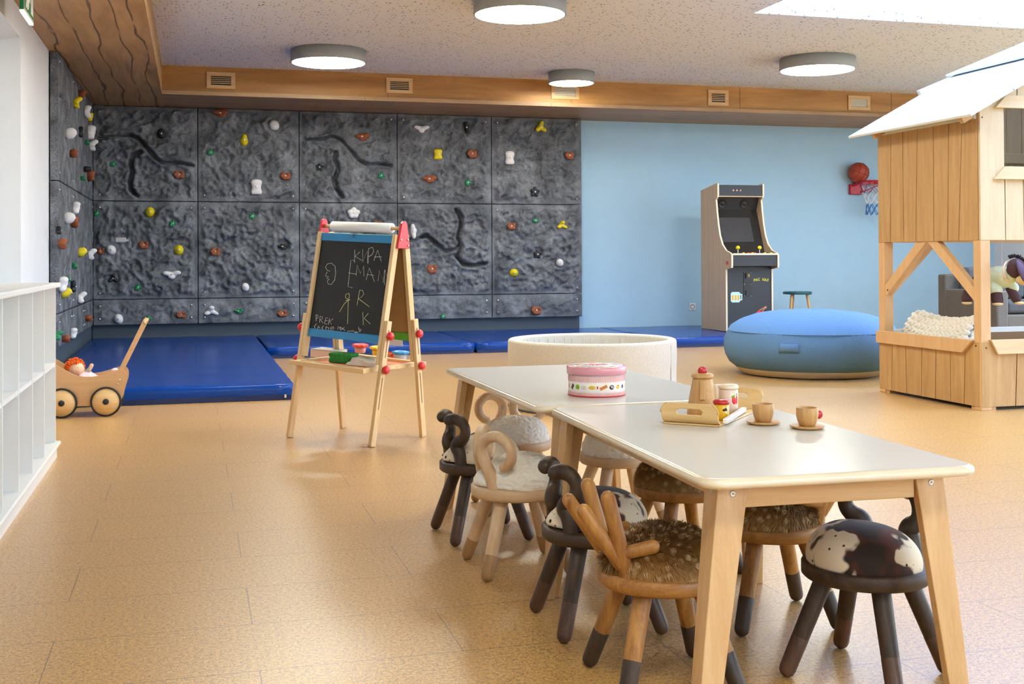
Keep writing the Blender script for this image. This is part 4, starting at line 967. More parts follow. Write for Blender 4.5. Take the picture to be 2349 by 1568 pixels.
for L in [[(350, 15), (310, 60), (325, 95)], [(365, 105), (380, 50), (410, 95)], [(372, 85), (400, 80)], [(470, 55), (440, 90), (470, 125)], [(515, 70), (510, 135)], [(515, 70), (568, 90), (550, 130), (510, 135)], [(655, 75), (600, 75), (592, 130), (650, 135)], [(595, 105), (655, 100)], [(720, 115), (725, 60), (750, 100), (760, 70), (765, 120)], [(765, 75), (845, 135)], [(830, 80), (770, 130)], [(880, 160), (900, 135), (920, 155), (945, 135), (960, 155), (985, 130), (995, 155)], [(1010, 185), (1040, 150), (1060, 185)], [(1005, 160), (1075, 165)], [(1080, 75), (1095, 155)], [(1100, 110), (1125, 115), (1105, 155)]]: stroke(s, L, 7.578, 680, 740, .0011)
s.build('chalk_writing', M['paper'], t)
s = MB()
for L in [[(432, 548), (415, 553), (412, 572), (424, 584), (437, 572), (434, 548)], [(415, 592), (441, 588)], [(436, 583), (405, 612), (375, 662)], [(430, 590), (425, 735)], [(500, 530), (484, 620)], [(500, 528), (518, 528), (526, 552), (510, 572), (493, 580), (560, 630)], [(520, 665), (523, 742)], [(553, 672), (528, 702), (566, 737)]]: stroke(s, L, 2.7036, 640, 470, .0015)
s.build('chalk_letters', M['chalk'], t)
# tray
TZ = .396; tx, ty0, ty1 = HW - .03, -.255, .245
s = MB(); fw = .028
s.box(-tx - .028, tx + .028, ty0, ty0 + fw, TZ - .012, TZ + .012); s.box(-tx - .028, tx + .028, ty1 - fw, ty1, TZ - .012, TZ + .012)
for sx in (-1, 1): s.box(sx * (HW - .035) - .014, sx * (HW - .035) + .014, ty0 + fw, ty1 - fw, TZ - .012, TZ + .012)
s.box(-tx, tx, ty0 + .05, ty0 + .062, TZ - .012, TZ + .012)
s.build('tray_frame', M['pine_x'], t, .003)
s = MB(); s.box(-HW + .04, HW - .04, ty0 + .062, ty1 - fw, TZ - .010, TZ - .004); s.build('tray_board', M['card_orange'], t)
TB = TZ - .004
def et(name, label, cat, x, y, rz=0, group=None, z=TB + .0008):
    p = EM @ Vector((x, y, z)); q = thing(name, label, cat, p, EY + rz, group); q.rotation_euler = (EM.to_3x3() @ Matrix.Rotation(rz, 3, 'Z')).to_euler(); return q
# box of chalk, sponge, cloth
def tp(px, py, z=.40): return EI @ atz(px, py, z)
p = tp(748, 822); q = et('chalk_box', 'pink-sided cardboard box at the left end of the easel tray', 'box', p.x, p.y + .02, .15)
s = MB(); s.box(-.085, .085, -.055, .055, 0, .042); s.build('carton', M['pink_box'], q, .002)
s = MB(); s.box(-.086, .086, -.056, .056, .0422, .046); s.build('lid', M['grey_card'], q, .002)
p = tp(793, 829); q = et('sponge', 'green cleaning sponge folded on the easel tray', 'sponge', p.x, p.y - .01, .25)
s = MB(); P = [(-.070, .0), (.055, 0), (.060, .014), (.054, .026), (.066, .042), (.060, .052), (-.070, .052), (-.076, .040), (-.066, .026), (-.074, .012)]
s.prism([(a, b) for a, b in P], -.045, .045, 'xz'); s.build('foam', M['sponge'], q, .008, 3)
p = tp(838, 833); q = et('cloth', 'crumpled beige cloth at the front right of the easel tray', 'cloth', p.x - .0, p.y + .01, .2)
s = MB(); n = 34; vs = []
for j in range(n + 1):
    for i in range(n + 1):
        u, v = i / n - .5, j / n - .5; e = min(.5 - abs(u), .5 - abs(v)); k = min(1, e / .12)
        vs.append((u * .19 + .008 * noise.noise(Vector((u * 4, v * 4, 1))), v * .12 + .008 * noise.noise(Vector((u * 4, v * 4, 5))), .002 + k * (.030 + .013 * noise.noise(Vector((u * 3, v * 10, 0))) + .009 * math.sin(v * 30 + u * 6 + 2 * noise.noise(Vector((u * 3, v * 3, 3)))))))
s.add(vs, [(j * (n + 1) + i, j * (n + 1) + i + 1, (j + 1) * (n + 1) + i + 1, (j + 1) * (n + 1) + i) for j in range(n) for i in range(n)], True)
s.build('fabric', M['cloth'], q)
for px, py, lid, body, lab in ((826, 812, 'lid_red', 'pot_pink', 'red-lidded'), (866, 815, 'lid_yellow', 'honey', 'yellow-lidded'), (894, 820, 'lid_orange', 'lid_orange', 'orange'), (919, 822, 'lid_blue', 'pot_clear', 'blue-lidded')):
    p = tp(px, py); z = TB + .0008 if lid != 'lid_blue' else TB + .0008
    q = et('paint_pot', '%s paint pot on the easel tray%s' % (lab, {'lid_red': ' behind the sponge', 'lid_yellow': ' behind the front right leg', 'lid_orange': ' between the yellow and blue ones', 'lid_blue': ' at its right end'}[lid]), 'paint pot', p.x, p.y, 0, 'paint pots on the easel tray', z)
    s = MB(); s.lathe([(0, 0), (.027, 0), (.030, .004), (.034, .036), (.030, .036)], 28); s.build('cup', M[body], q)
    if lid != 'lid_orange':
        s = MB(); s.lathe([(.036, .034)] + [(.044 + .0, .037), (.046, .043), (.043, .050), (.030, .053), (.022, .048), (.013, .038), (0, .036)], 12 * 4)
        for k in range(12): s.ball((.043 * math.cos(k * PI / 6), .043 * math.sin(k * PI / 6), .044), (.006, .006, .006), 8, 6)
        s.build('lid', M[lid], q)

# ------------------------------------------------------------------ doll pram
PYn = 7.42
t = thing('doll_pram', 'plywood doll pram with black-tyred wheels beside the shelf', 'doll pram', (-.509, PYn, 0)); PO = Vector((-.509, PYn, 0))
def pp(px, py): v = atY(px, py, PYn) - PO; return (v.x, v.z)
cr = lambda x, y: (120 + x / 6.274, 720 + y / 6.272)
top = [pp(*cr(a, b)) for a, b in ((-260, 560), (-120, 640), (65, 742), (200, 818), (330, 880), (450, 902), (600, 900), (760, 862), (900, 815), (990, 803))]
rs = [pp(*cr(a, b)) for a, b in ((1040, 820), (1066, 870), (1064, 960), (1035, 1060), (1015, 1130), (990, 1240))]
bot = [pp(*cr(a, b)) for a, b in ((950, 1320), (350, 1332), (0, 1340), (-230, 1340), (-330, 1200), (-340, 900), (-320, 640))]
PPoly = [(p.x, p.y) for p in catmull([(a, b, 0) for a, b in top + rs], 3)] + bot
PW = .27
for y0, y1 in ((0.012, .022), (PW - .022, PW - .012)): s = MB(); s.prism(PPoly, y0, y1, 'xz'); s.build('side_panel', M['pram_ply'], t, .001)
s = MB(); s.box(bot[4][0] + .02, rs[-1][0] - .02, .022, PW - .022, bot[1][1] + .01, bot[1][1] + .022); s.build('base_board', M['pram_ply'], t)
s = MB(); s.bar((rs[-1][0] - .01, PW / 2, rs[-1][1] + .02), (rs[1][0] - .03, PW / 2, rs[1][1] - .02), PW - .046, .01, (1, 0, 0)); s.build('end_board', M['pram_ply'], t)
h1, h0 = pp(*cr(1345, 85)), pp(*cr(900, 980))
for y in (.028, PW - .028):
    s = MB(); s.bar((h0[0], y, h0[1]), (h1[0], y, h1[1]), .010, .028, (1, 0, 0)); s.build('handle_arm', M['pram_ply'], t, .003)
s = MB(); hb = ((h0[0] + (h1[0] - h0[0]) * .965), (h0[1] + (h1[1] - h0[1]) * .965)); s.tube([(hb[0], .02, hb[1]), (hb[0], PW - .02, hb[1])], .012, 14, 1, False); s.build('handle_bar', M['beech_x'], t)
for (a, b), y in (((1333, 130), .02), ((968, 950), .010), ((943, 1010), .010)):
    q = pp(*cr(a, b)); s = MB(); s.ball((q[0], y, q[1]), (.0055, .004, .0055), 10, 8); s.build('bolt', M['metal'], t)
q = pp(*cr(892, 878)); s = MB(); s.ball((q[0], .012, q[1]), (.002, .002, .002), 8, 6); s.build('screw', M['dark_metal'], t)
for x in (0.0, -.252, ):
    for y in (-.010, PW + .010 - .0):
        yy = y; s = MB(); s.T = Matrix.Translation((x, yy, .0915)) @ Matrix.Rotation(PI / 2, 4, 'X'); s.lathe([(0, -.006), (.083, -.006), (.083, .006), (0, .006)], 48); wl = s.build('wheel', M['birch'], t)
        s = MB(); s.T = Matrix.Translation((x, yy, .0915)) @ Matrix.Rotation(PI / 2, 4, 'X'); s.lathe([(.0805, -.008)] + [(.082 + .0085 * math.cos(a), .0085 * math.sin(a)) for a in np.linspace(-PI / 2 - .3, PI / 2 + .3, 9)] + [(.0805, .008), (.0805, -.008)], 56); s.build('tyre', M['black_rubber'], wl)
        if y < 0: s = MB(); s.T = Matrix.Translation((x, yy, .0915)) @ Matrix.Rotation(PI / 2, 4, 'X'); s.lathe([(.018, .006), (.018, .014), (.014, .018), (0, .018)], 20); s.build('hub', M['black_plastic'], wl)
for x in (0, -.252): s = MB(); s.tube([(x, -.012, .0915), (x, PW + .012, .0915)], .005, 10, 1, False); s.build('axle', M['metal'], t)
# rag doll and blanket in the pram
hc = atY(173, 843, PYn + .10)
D = thing('rag_doll', 'rag doll with orange wool hair lying in the doll pram', 'doll', hc); 
s = MB(); s.ball((.008, -.012, -.006), (.046, .042, .043), 28, 18); s.ball((.012, -.054, -.008), (.005, .005, .005), 8, 6); s.build('head', M['skin'], D)
s = MB(); rr = random.Random(2)
for k in range(330):
    v = Vector((rr.gauss(0, 1), rr.gauss(0, 1), rr.gauss(0, 1))).normalized()
    if v.z < -.35 or (v.y < -.35 and v.z < .42 and v.x > -.45): continue
    p0 = Vector((-.003, -.004, .006)) + Vector((v.x * .047, v.y * .043, v.z * .044)); q = v + Vector((rr.gauss(0, .5), rr.gauss(0, .5), rr.gauss(0, .5) - .1)); q.normalize(); p1 = p0 + v * .007 + q * rr.uniform(.003, .008)
    s.tube([p0, (p0 + p1) / 2 + Vector((rr.gauss(0, .002), 0, .002)), p1], [.0035, .0035, .003], 6, 2)
s.ball((-.006, .004, .010), (.048, .044, .044), 20, 12); s.build('hair', M['orange_hair'], D)
s = MB()
for x in (-.010, .018): s.ball((x, -.0535 + .002, .004), (.0035, .002, .0042), 10, 8)
s.build('eye', M['green_trim'], D)
s = MB(); s.tube([(.006, -.0525, -.022), (.014, -.0525, -.025), (.022, -.0515, -.021)], .0009, 6, 3); s.build('mouth', M['pix_red'], D)
s = MB(); s.tube([(.015, 0, -.045), (.035, 0, -.075), (.06, .01, -.095)], [.018, .034, .034], 16, 4); s.build('dress', M['mug_blue'], D)
s = MB(); s.tube([(.035, .005, -.055), (.055, -.004, -.035), (.078, -.005, -.015)], [.014, .015, .014], 14, 4); a1 = s.build('sleeve', M['grey_cloth'], D)
s = MB(); s.tube([(.0775, -.005, -.0165), (.0805, -.005, -.013)], .0155, 14, 1, False); s.build('cuff', M['green_trim'], a1)
s = MB(); s.tube([(.082, -.005, -.011), (.094, -.006, .012)], [.0105, .012], 14, 3); s.build('hand', M['skin'], D)
s = MB(); s.tube([(-.045, .01, .012), (-.055, .0, -.012), (-.05, .0, -.03)], .007, 8, 3); s.build('hair_band', M['green_trim'], D)
bl = atY(198, 851, PYn + .12)
q = thing('doll_blanket', 'pink dotted doll blanket tucked in the doll pram', 'blanket', (bl.x - .005, bl.y - .01, bl.z + .002))
s = MB(); vs = []; n = 28
for j in range(n + 1):
    for i in range(n + 1):
        u, v = i / n, j / n; vs.append((-.03 + u * .22, -.070 + v * .17, -.045 + .052 * math.sin(PI * v) ** .6 * math.exp(-((u - .12) / .28) ** 2) + .006 * noise.noise(Vector((u * 8, v * 8, 0))) + (.03 if u > .93 else 0)))
s.add(vs, [(j * (n + 1) + i, j * (n + 1) + i + 1, (j + 1) * (n + 1) + i + 1, (j + 1) * (n + 1) + i) for j in range(n) for i in range(n)], True); o = s.build('fabric', M['pink_cloth'], q)
s = MB(); r3 = random.Random(5)
for k in range(26):
    v = vs[r3.randrange(len(vs))]; s.ball((v[0], v[1], v[2] + .001), (.0055, .0055, .0035), 10, 6)
s.build('dot', M['c_pinkish'], q)
s = MB(); s.ball((.170, .02, .000), (.020, .03, .012), 16, 10); s.build('rolled_edge', M['pink_cloth'], q)

# ------------------------------------------------------------------ wooden playhouse
HX, HY, HY2, HX2 = 4.655, 6.055, 7.15, 6.75
t = thing('playhouse', 'tall two-level wooden playhouse on posts with white plank roof', 'playhouse', (HX, HY, 0)); HT = Matrix.Translation((-HX, -HY, 0))
def H():
    s = MB(); s.T = HT; return s
def boards(mb, bnd0, bnd1, z0, z1, fn, th, gap=.0065):
    """vertical planks between slightly crooked joint lines"""
    for i in range(len(bnd0) - 1):
        a0, a1, b0, b1 = bnd0[i] + gap / 2, bnd0[i + 1] - gap / 2, bnd1[i] + gap / 2, bnd1[i + 1] - gap / 2
        zt = z1 if not callable(z1) else None
        q = [(a0, z0), (a1, z0), (b1, z1(b1) if callable(z1) else z1), (b0, z1(b0) if callable(z1) else z1)]
        mb.add([fn(u, z, 0) for u, z in q] + [fn(u, z, th) for u, z in q], [(0, 1, 2, 3), (7, 6, 5, 4), (0, 4, 5, 1), (1, 5, 6, 2), (2, 6, 7, 3), (3, 7, 4, 0)])
side = lambda u, z, d: (HX + d, u, z)
front = lambda u, z, d: (u, HY + d, z)
def ys(L, y): return [atX(x, y, HX).y for x in L]
def xs_(L, y): return [atY(x, y, HY).x for x in L]
# cabin (upper level)
ZC0, ZC1 = 1.046, 1.868
def ytab(L, y0): v = ys(L, y0)[::-1]; v[0] = HY + .018; v[-1] = HY2; return v
s = H(); boards(s, ytab([2012.3, 2042, 2072.9, 2100.6, 2142, 2174, 2198.8, 2245], 553), ytab([2008, 2043.6, 2069.7, 2104, 2140.5, 2176, 2207.4, 2243.5], 262), ZC0, ZC1 + .01, side, .018); s.build('side_cladding', M['house_warm'], t, .0015)
roof_z = lambda x: 1.868 + (x - HX) * .535 - .02
XR1 = 5.44
def rz_(x): return roof_z(min(x, XR1)) if x < XR1 + .2 else roof_z(XR1 + .2)
WX0, WX1, WZ0, WZ1 = 4.835, 5.72, 1.475, 1.895
lo = [HX] + [HX + d for d in (.183, .32, .435, .56, .68, .80, .92, 1.065, 1.2, 1.33, 1.46, 1.58, 1.70, 1.83, 1.96, 2.095)]
s = H(); boards(s, lo, [a + rnd.uniform(-.008, .008) if 0 < i < 16 else a for i, a in enumerate(lo)], ZC0, WZ0, front, .018)
boards(s, [HX, WX0], [HX, WX0], WZ0, lambda x: rz_(x), front, .018)
up = [WX0, 4.93, 5.04, 5.16, 5.30, 5.44, 5.58, WX1]; boards(s, up, up, WZ1, lambda x: rz_(x), front, .018)
up = [WX1, 5.86, 6.0, 6.14, 6.28, 6.42, 6.56, HX2]; boards(s, up, up, WZ0, 2.22, front, .018)
s.build('front_cladding', M['house_pale'], t, .0015)
s = H(); lo = list(np.linspace(HX + .02, HX2, 17)); boards(s, lo, lo, ZC0, lambda x: rz_(x) - .0, lambda u, z, d: (u, HY2 - .018 + d, z), .018, .008); s.build('rear_cladding', M['house_pale'], t)
s = H(); lo = list(np.linspace(HY + .02, HY2 - .02, 9)); boards(s, lo, lo, ZC0, 2.2, lambda u, z, d: (HX2 - .018 + d, u, z), .018); s.build('far_cladding', M['house_pale'], t)
s = H(); s.box(HX + .02, HX2 - .02, HY + .02, HY2 - .02, ZC0, ZC0 + .02); s.build('cabin_floor', M['house_post'], t)
for z in (1.28, 1.62): s = H(); s.box(HX + .03, HX2 - .02, HY2 - .045, HY2 - .0185, z, z + .075); s.build('inner_rail', M['house_pale_x'], t)
s = H(); s.prism([(4.755, WZ1 - .035), (4.835, WZ1 + .045), (5.75, WZ1 + .045), (5.82, WZ1 - .035)], HY - .024, HY - .0005, 'xz'); s.build('window_trim', M['house_pale_x'], t, .003)
s = H(); s.prism([(4.745, WZ0 - .055), (4.825, WZ0 + .025), (5.76, WZ0 + .025), (5.82, WZ0 - .055)], HY - .024, HY - .0005, 'xz'); s.build('window_trim', M['house_pale_x'], t, .003)
# roof planks: low left slope, raised centre with a small plank wall below it
def slope(x0, z0, x1, z1, y0, y1, n, th, name):
    for k in range(n):
        f0, f1 = k / n, (k + 1) / n; a = (x0 + (x1 - x0) * f0, z0 + (z1 - z0) * f0); b = (x0 + (x1 - x0) * f1, z0 + (z1 - z0) * f1); nz = Vector((-(z1 - z0), (x1 - x0))).normalized() * th
        o_ = .008; yy0, yy1 = y0 + rnd.uniform(0, .008), y1 - rnd.uniform(0, .008); d = Vector((b[0] - a[0], b[1] - a[1])).normalized() * o_
        s = H(); s.prism([(a[0], a[1]), (b[0] - d.x, b[1] - d.y), (b[0] - d.x + nz.x, b[1] - d.y + nz.y), (a[0] + nz.x, a[1] + nz.y)], yy0, yy1, 'xz'); s.build(name, M['house_white'], t, .002)
slope(4.505, roof_z(4.505) + .02, XR1, roof_z(XR1) + .02, 5.93, 7.28, 6, .016, 'roof_board')
slope(5.33, 2.262, 6.36, 2.262 + 1.03 * .40, 5.93, 7.30, 5, .016, 'roof_board')
slope(7.2, 2.10, 6.36, 2.262 + 1.03 * .40, 5.93, 7.28, 5, .016, 'roof_board')
s = H(); lo = list(np.linspace(5.97, 7.27, 10)); boards(s, lo, lo, roof_z(XR1) + .03, 2.262 + .11 * .40 - .002, lambda u, z, d: (XR1 + d, u, z), .016, .006); s.build('clerestory_boards', M['house_pale'], t)
for y in (HY + .05, HY2 - .1): s = H(); s.bar((4.56, y, roof_z(4.56) - .012), (XR1, y, roof_z(XR1) - .012), .035, .045, (0, 0, 1)); s.build('rafter', M['house_post'], t)
s = H(); s.bar((5.10, 7.30, roof_z(5.10) + .05), (5.50, 7.30, 2.262 + .035), .035, .04, (0, 0, 1)); s.build('verge_beam', M['house_white'], t, .002)
for z in (roof_z(HX) - .002,):
    s = H(); s.box(HX - .016, HX - .0005, HY + .03, HY2 - .02, z - .052, z - .004); s.build('eave_board', M['house_white'], t)
# open lower level
PW_ = .07
for x in (HX + .002, HX2 - PW_):
    for y in (HY + .002, HY2 - PW_): s = H(); s.box(x, x + PW_, y, y + PW_, .0, ZC0); s.build('post', M['house_post'], t, .003)
ym = (HY + HY2) / 2
for x in (HX + .006, HX2 - .05):
    s = H(); s.bar((x + .022, HY + .06, .70), (x + .022, ym - .02, ZC0 + .03), .040, .065, (0, 0, 1)); s.build('brace', M['house_post'], t)
    s = H(); s.bar((x + .022, HY2 - .06, .70), (x + .022, ym + .02, ZC0 + .03), .040, .065, (0, 0, 1)); s.build('brace', M['house_post'], t)
for y in (HY2 - .05, HY + .006):
    for a, b in ((HX + .06, HX + .44), (HX2 - .06, HX2 - .44)):
        if y < HY + .1 and a < 5: continue
        s = H(); s.bar((a, y + .022, .70), (b, y + .022, ZC0 + .03), .040, .065, (0, 0, 1)); s.build('brace', M['house_post'], t)
s = H(); s.bar((5.24, HY + .03, .70), (5.62, HY + .03, ZC0 + .03), .040, .07, (0, 0, 1)); s.build('brace', M['house_pale_x'], t)
s = H(); s.box(5.20, 5.27, HY + .002, HY + .07, .43, ZC0); s.build('post', M['house_post'], t, .003)
ZB = .022
s = H(); boards(s, ytab([2015.6, 2045.5, 2079.5, 2113.6, 2145.5, 2180.3, 2211, 2251], 900), ytab([2015.6, 2046.8, 2076.8, 2114.7, 2146.9, 2179.5, 2214.3, 2249.6], 785), ZB, .418, side, .018); s.build('box_side_cladding', M['house_warm'], t, .0015)
s = H(); lo = [HX, HX + .245, HX + .50, HX + .74, HX + .98, HX + 1.22, HX + 1.5, HX + 1.8, HX2]; boards(s, lo, [HX, HX + .262] + lo[2:], ZB, .418, front, .018); s.build('box_front_cladding', M['house_warm'], t, .0015)
s = H(); s.box(HX + .02, HX2, HY2 - .018, HY2, ZB, .418); s.box(HX2 - .018, HX2, HY + .02, HY2 - .02, ZB, .418); s.build('box_rear_cladding', M['house_pale'], t)
s = H(); s.prism([(HY2 + .005, .43), (HY2 + .005, .345), (HY + .16, .345), (HY + .06, .43)], HX - .022, HX - .0005, 'yz'); s.build('cap_rail', M['house_post'], t, .003)
s = H(); s.prism([(HX + .055, .435), (HX + .105, .345), (HX2, .345), (HX2, .435)], HY - .022, HY - .0005, 'xz'); s.build('cap_rail', M['house_pale_x'], t, .003)
s = H(); s.box(HX + .075, HX2 - .075, HY2 - .05, HY2 - .019, .40, .435); s.build('white_rail', M['house_white'], t, label='white painted rail')
s = H(); s.box(HX + .075, HX2 - .075, HY2 - .045, HY2 - .019, .10, .40); s.build('inner_panel', M['interior_brown'], t)
s = H(); s.box(HX + .019, HX2 - .019, HY + .019, HY2 - .019, .20, .225); s.build('bed_base', M['house_post'], t)
for x in (HX + .01, HX2 - .11):
    for y in (HY + .01, HY2 - .11): s = H(); s.box(x, x + .10, y, y + .10, 0, ZB); s.build('foot', M['house_post'], t)
for z, x, y in ((.715, HX - .0005, HY2 - .11), (.395, HX - .001, HY + .05)): s = H(); s.ball((x, y, z), (.004, .006, .006), 8, 6); s.build('screw', M['dark_metal'], t)
for z, x in ((1.80, HX + .02), (.385, HX + .035)): s = H(); s.ball((x, HY - .001, z), (.005, .003, .005), 8, 6); s.build('screw', M['dark_metal'], t)

# mattress and chunky knitted pillow in the lower bunk
q = thing('mattress', 'thin cream mattress inside the lower box of the playhouse', 'mattress', ((HX + HX2) / 2, (HY + HY2) / 2, .2255))
s = MB(); s.box(-.98, .98, -.47, .47, 0, .10); s.build('cover', M['paper'], q, .02, 3)
q = thing('knitted_pillow', 'chunky cream knitted pillow leaning inside the lower bunk', 'pillow', (HX + .235, 6.76, .3375), 0)
s = MB(); ny, nz = 16, 9
for i in range(ny):
    for k in range(nz):
        v = (i + .5) / ny * 2 - 1; w = (k + .5 + (.25 if i % 2 else 0)) / (nz) * 2 - 1
        cz = .100 + .085 * w * (1 - .1 * v * v) + .045 * v * v; th = .055 * max(.12, (1 - w * w) * (1 - .55 * v * v)) ** .5
        y = v * .34
        for sg in (-1, 1):
            c = Vector((sg * th + .05 * w, y, cz))
            s.T = Matrix.Translation(c) @ Matrix.Rotation(.5 if k % 2 else -.5, 4, 'X'); s.ball((0, 0, 0), (.020, .036, .0165), 8, 6)
s.T = Matrix.Identity(4); s.tube([(0, -.32, .10), (0, 0, .09), (0, .32, .10)], [.03, .055, .03], 12, 4)
s.build('knit', M['knit'], q)

# plush donkey hanging in the front opening of the playhouse
q = thing('plush_donkey', 'dark brown plush donkey in a pale green shirt hanging in the playhouse', 'soft toy', (4.868, 6.11, .807), -.5)
q.scale = (.76, .76, .76)
s = MB(); s.T = Matrix.Rotation(.45, 4, 'Z')
s.tube([(-.03, .30, -.02), (-.02, .16, .0), (0, .02, .015), (.03, -.08, .04)], [.055, .085, .08, .05], 20, 5)
for P, R_ in (([(-.045, .05, -.03), (-.06, .02, -.11), (-.075, -.015, -.175)], [.036, .044, .047]), ([(.05, .02, -.04), (.06, -.02, -.11), (.075, -.05, -.165)], [.034, .038, .040]), ([(-.075, .30, -.03), (-.115, .31, -.12), (-.14, .30, -.17)], [.036, .044, .047]), ([(.04, .30, -.04), (.07, .29, -.12), (.08, .26, -.16)], [.036, .044, .045])): s.tube(P, R_, 16, 5)
s.tube([(.02, -.04, .03), (.02, -.11, .08)], [.05, .055], 16, 2)
s.ball((.017, -.13, .085), (.072, .070, .080), 24, 16); s.build('body', M['donkey'], q)
s = MB(); s.T = Matrix.Rotation(.45, 4, 'Z') @ Matrix.Translation((-.048, 0, .02)); s.ball((.115, -.165, -.022), (.070, .055, .050), 24, 16); s.build('muzzle', M['donkey_pale'], q)
for P in ((-.083, -.03, -.205), (.088, -.068, -.198), (-.145, .295, -.207)):
    s = MB(); s.T = Matrix.Rotation(.45, 4, 'Z'); s.ball(P, (.040, .046, .014), 16, 10); s.build('sole', M['donkey_pale'], q)
s = MB(); s.T = Matrix.Rotation(.45, 4, 'Z') @ Matrix.Translation((-.048, 0, .02)); s.tube([(.035, -.20, .115), (.040, -.235, .06), (.055, -.245, .0), (.070, -.235, -.045)], [.022, .042, .036, .008], 16, 5, flat=.45); s.build('ear', M['donkey_ear'], q)
s = MB(); s.T = Matrix.Rotation(.45, 4, 'Z') @ Matrix.Translation((-.048, 0, .02)); s.tube([(.135, -.10, .10), (.165, -.12, .03), (.17, -.13, -.02)], [.02, .03, .01], 14, 4, flat=.5); s.build('ear', M['donkey'], q)
s = MB(); s.T = Matrix.Rotation(.45, 4, 'Z') @ Matrix.Translation((-.048, 0, .02)); rr = random.Random(8)
for k in range(90):
    a = -.5 + 2.3 * rr.random(); c = Vector((.065 + .088 * math.sin(a), -.11 + rr.gauss(0, .012), .065 + .092 * math.cos(a))); d = Vector((math.sin(a), rr.gauss(0, .3), math.cos(a))).normalized()
    s.tube([c, c + d * rr.uniform(.012, .026)], .0045, 5, 1)
s.build('mane', M['donkey_mane'], q)
s = MB(); s.T = Matrix.Rotation(.45, 4, 'Z')
P = catmull([(-.015, .16, .0), (0, .10, .01), (.005, .02, .012), (.02, -.04, .025)], 10); R_ = [.093, .094, .09, .082]
s.tube([(-.015, .16, .0), (0, .08, .008), (.008, .0, .015), (.025, -.05, .03)], [.092, .096, .09, .07], 24, 6); s.tube([(-.045, .045, -.04), (-.062, .02, -.095)], [.044, .052], 18, 4); s.tube([(.055, .01, -.05), (.072, -.01, -.075)], [.044, .048], 18, 3)
s.build('shirt', M['donkey_shirt'], q)
s = MB(); s.T = Matrix.Rotation(.45, 4, 'Z') @ Matrix.Translation((-.048, 0, .02)); pts = [(.045 + .082 * math.cos(a) * .9, -.078 + .02 * math.cos(a), .045 + .082 * math.sin(a)) for a in np.linspace(0, 2 * PI, 25)]; s.tube(pts, .009, 8, 1, False); s.build('collar', M['jar_pink'], q)
s = MB(); s.T = Matrix.Rotation(.45, 4, 'Z') @ Matrix.Translation((-.048, 0, .02))
for x in (.125, .150): s.ball((x, -.219 + (x - .125) * .3, -.008), (.0035, .003, .0045), 8, 6)
s.tube([(.100, -.2155, -.028), (.110, -.217, -.036), (.122, -.217, -.036)], .0014, 6, 3)
s.build('face_stitching', M['eye'], q)
s = MB(); s.tube([(0, .1, .08), (0, .1, (ZC0 - .807) / .76 + .001)], .002, 6, 1); s.build('cord', M['paper'], q)

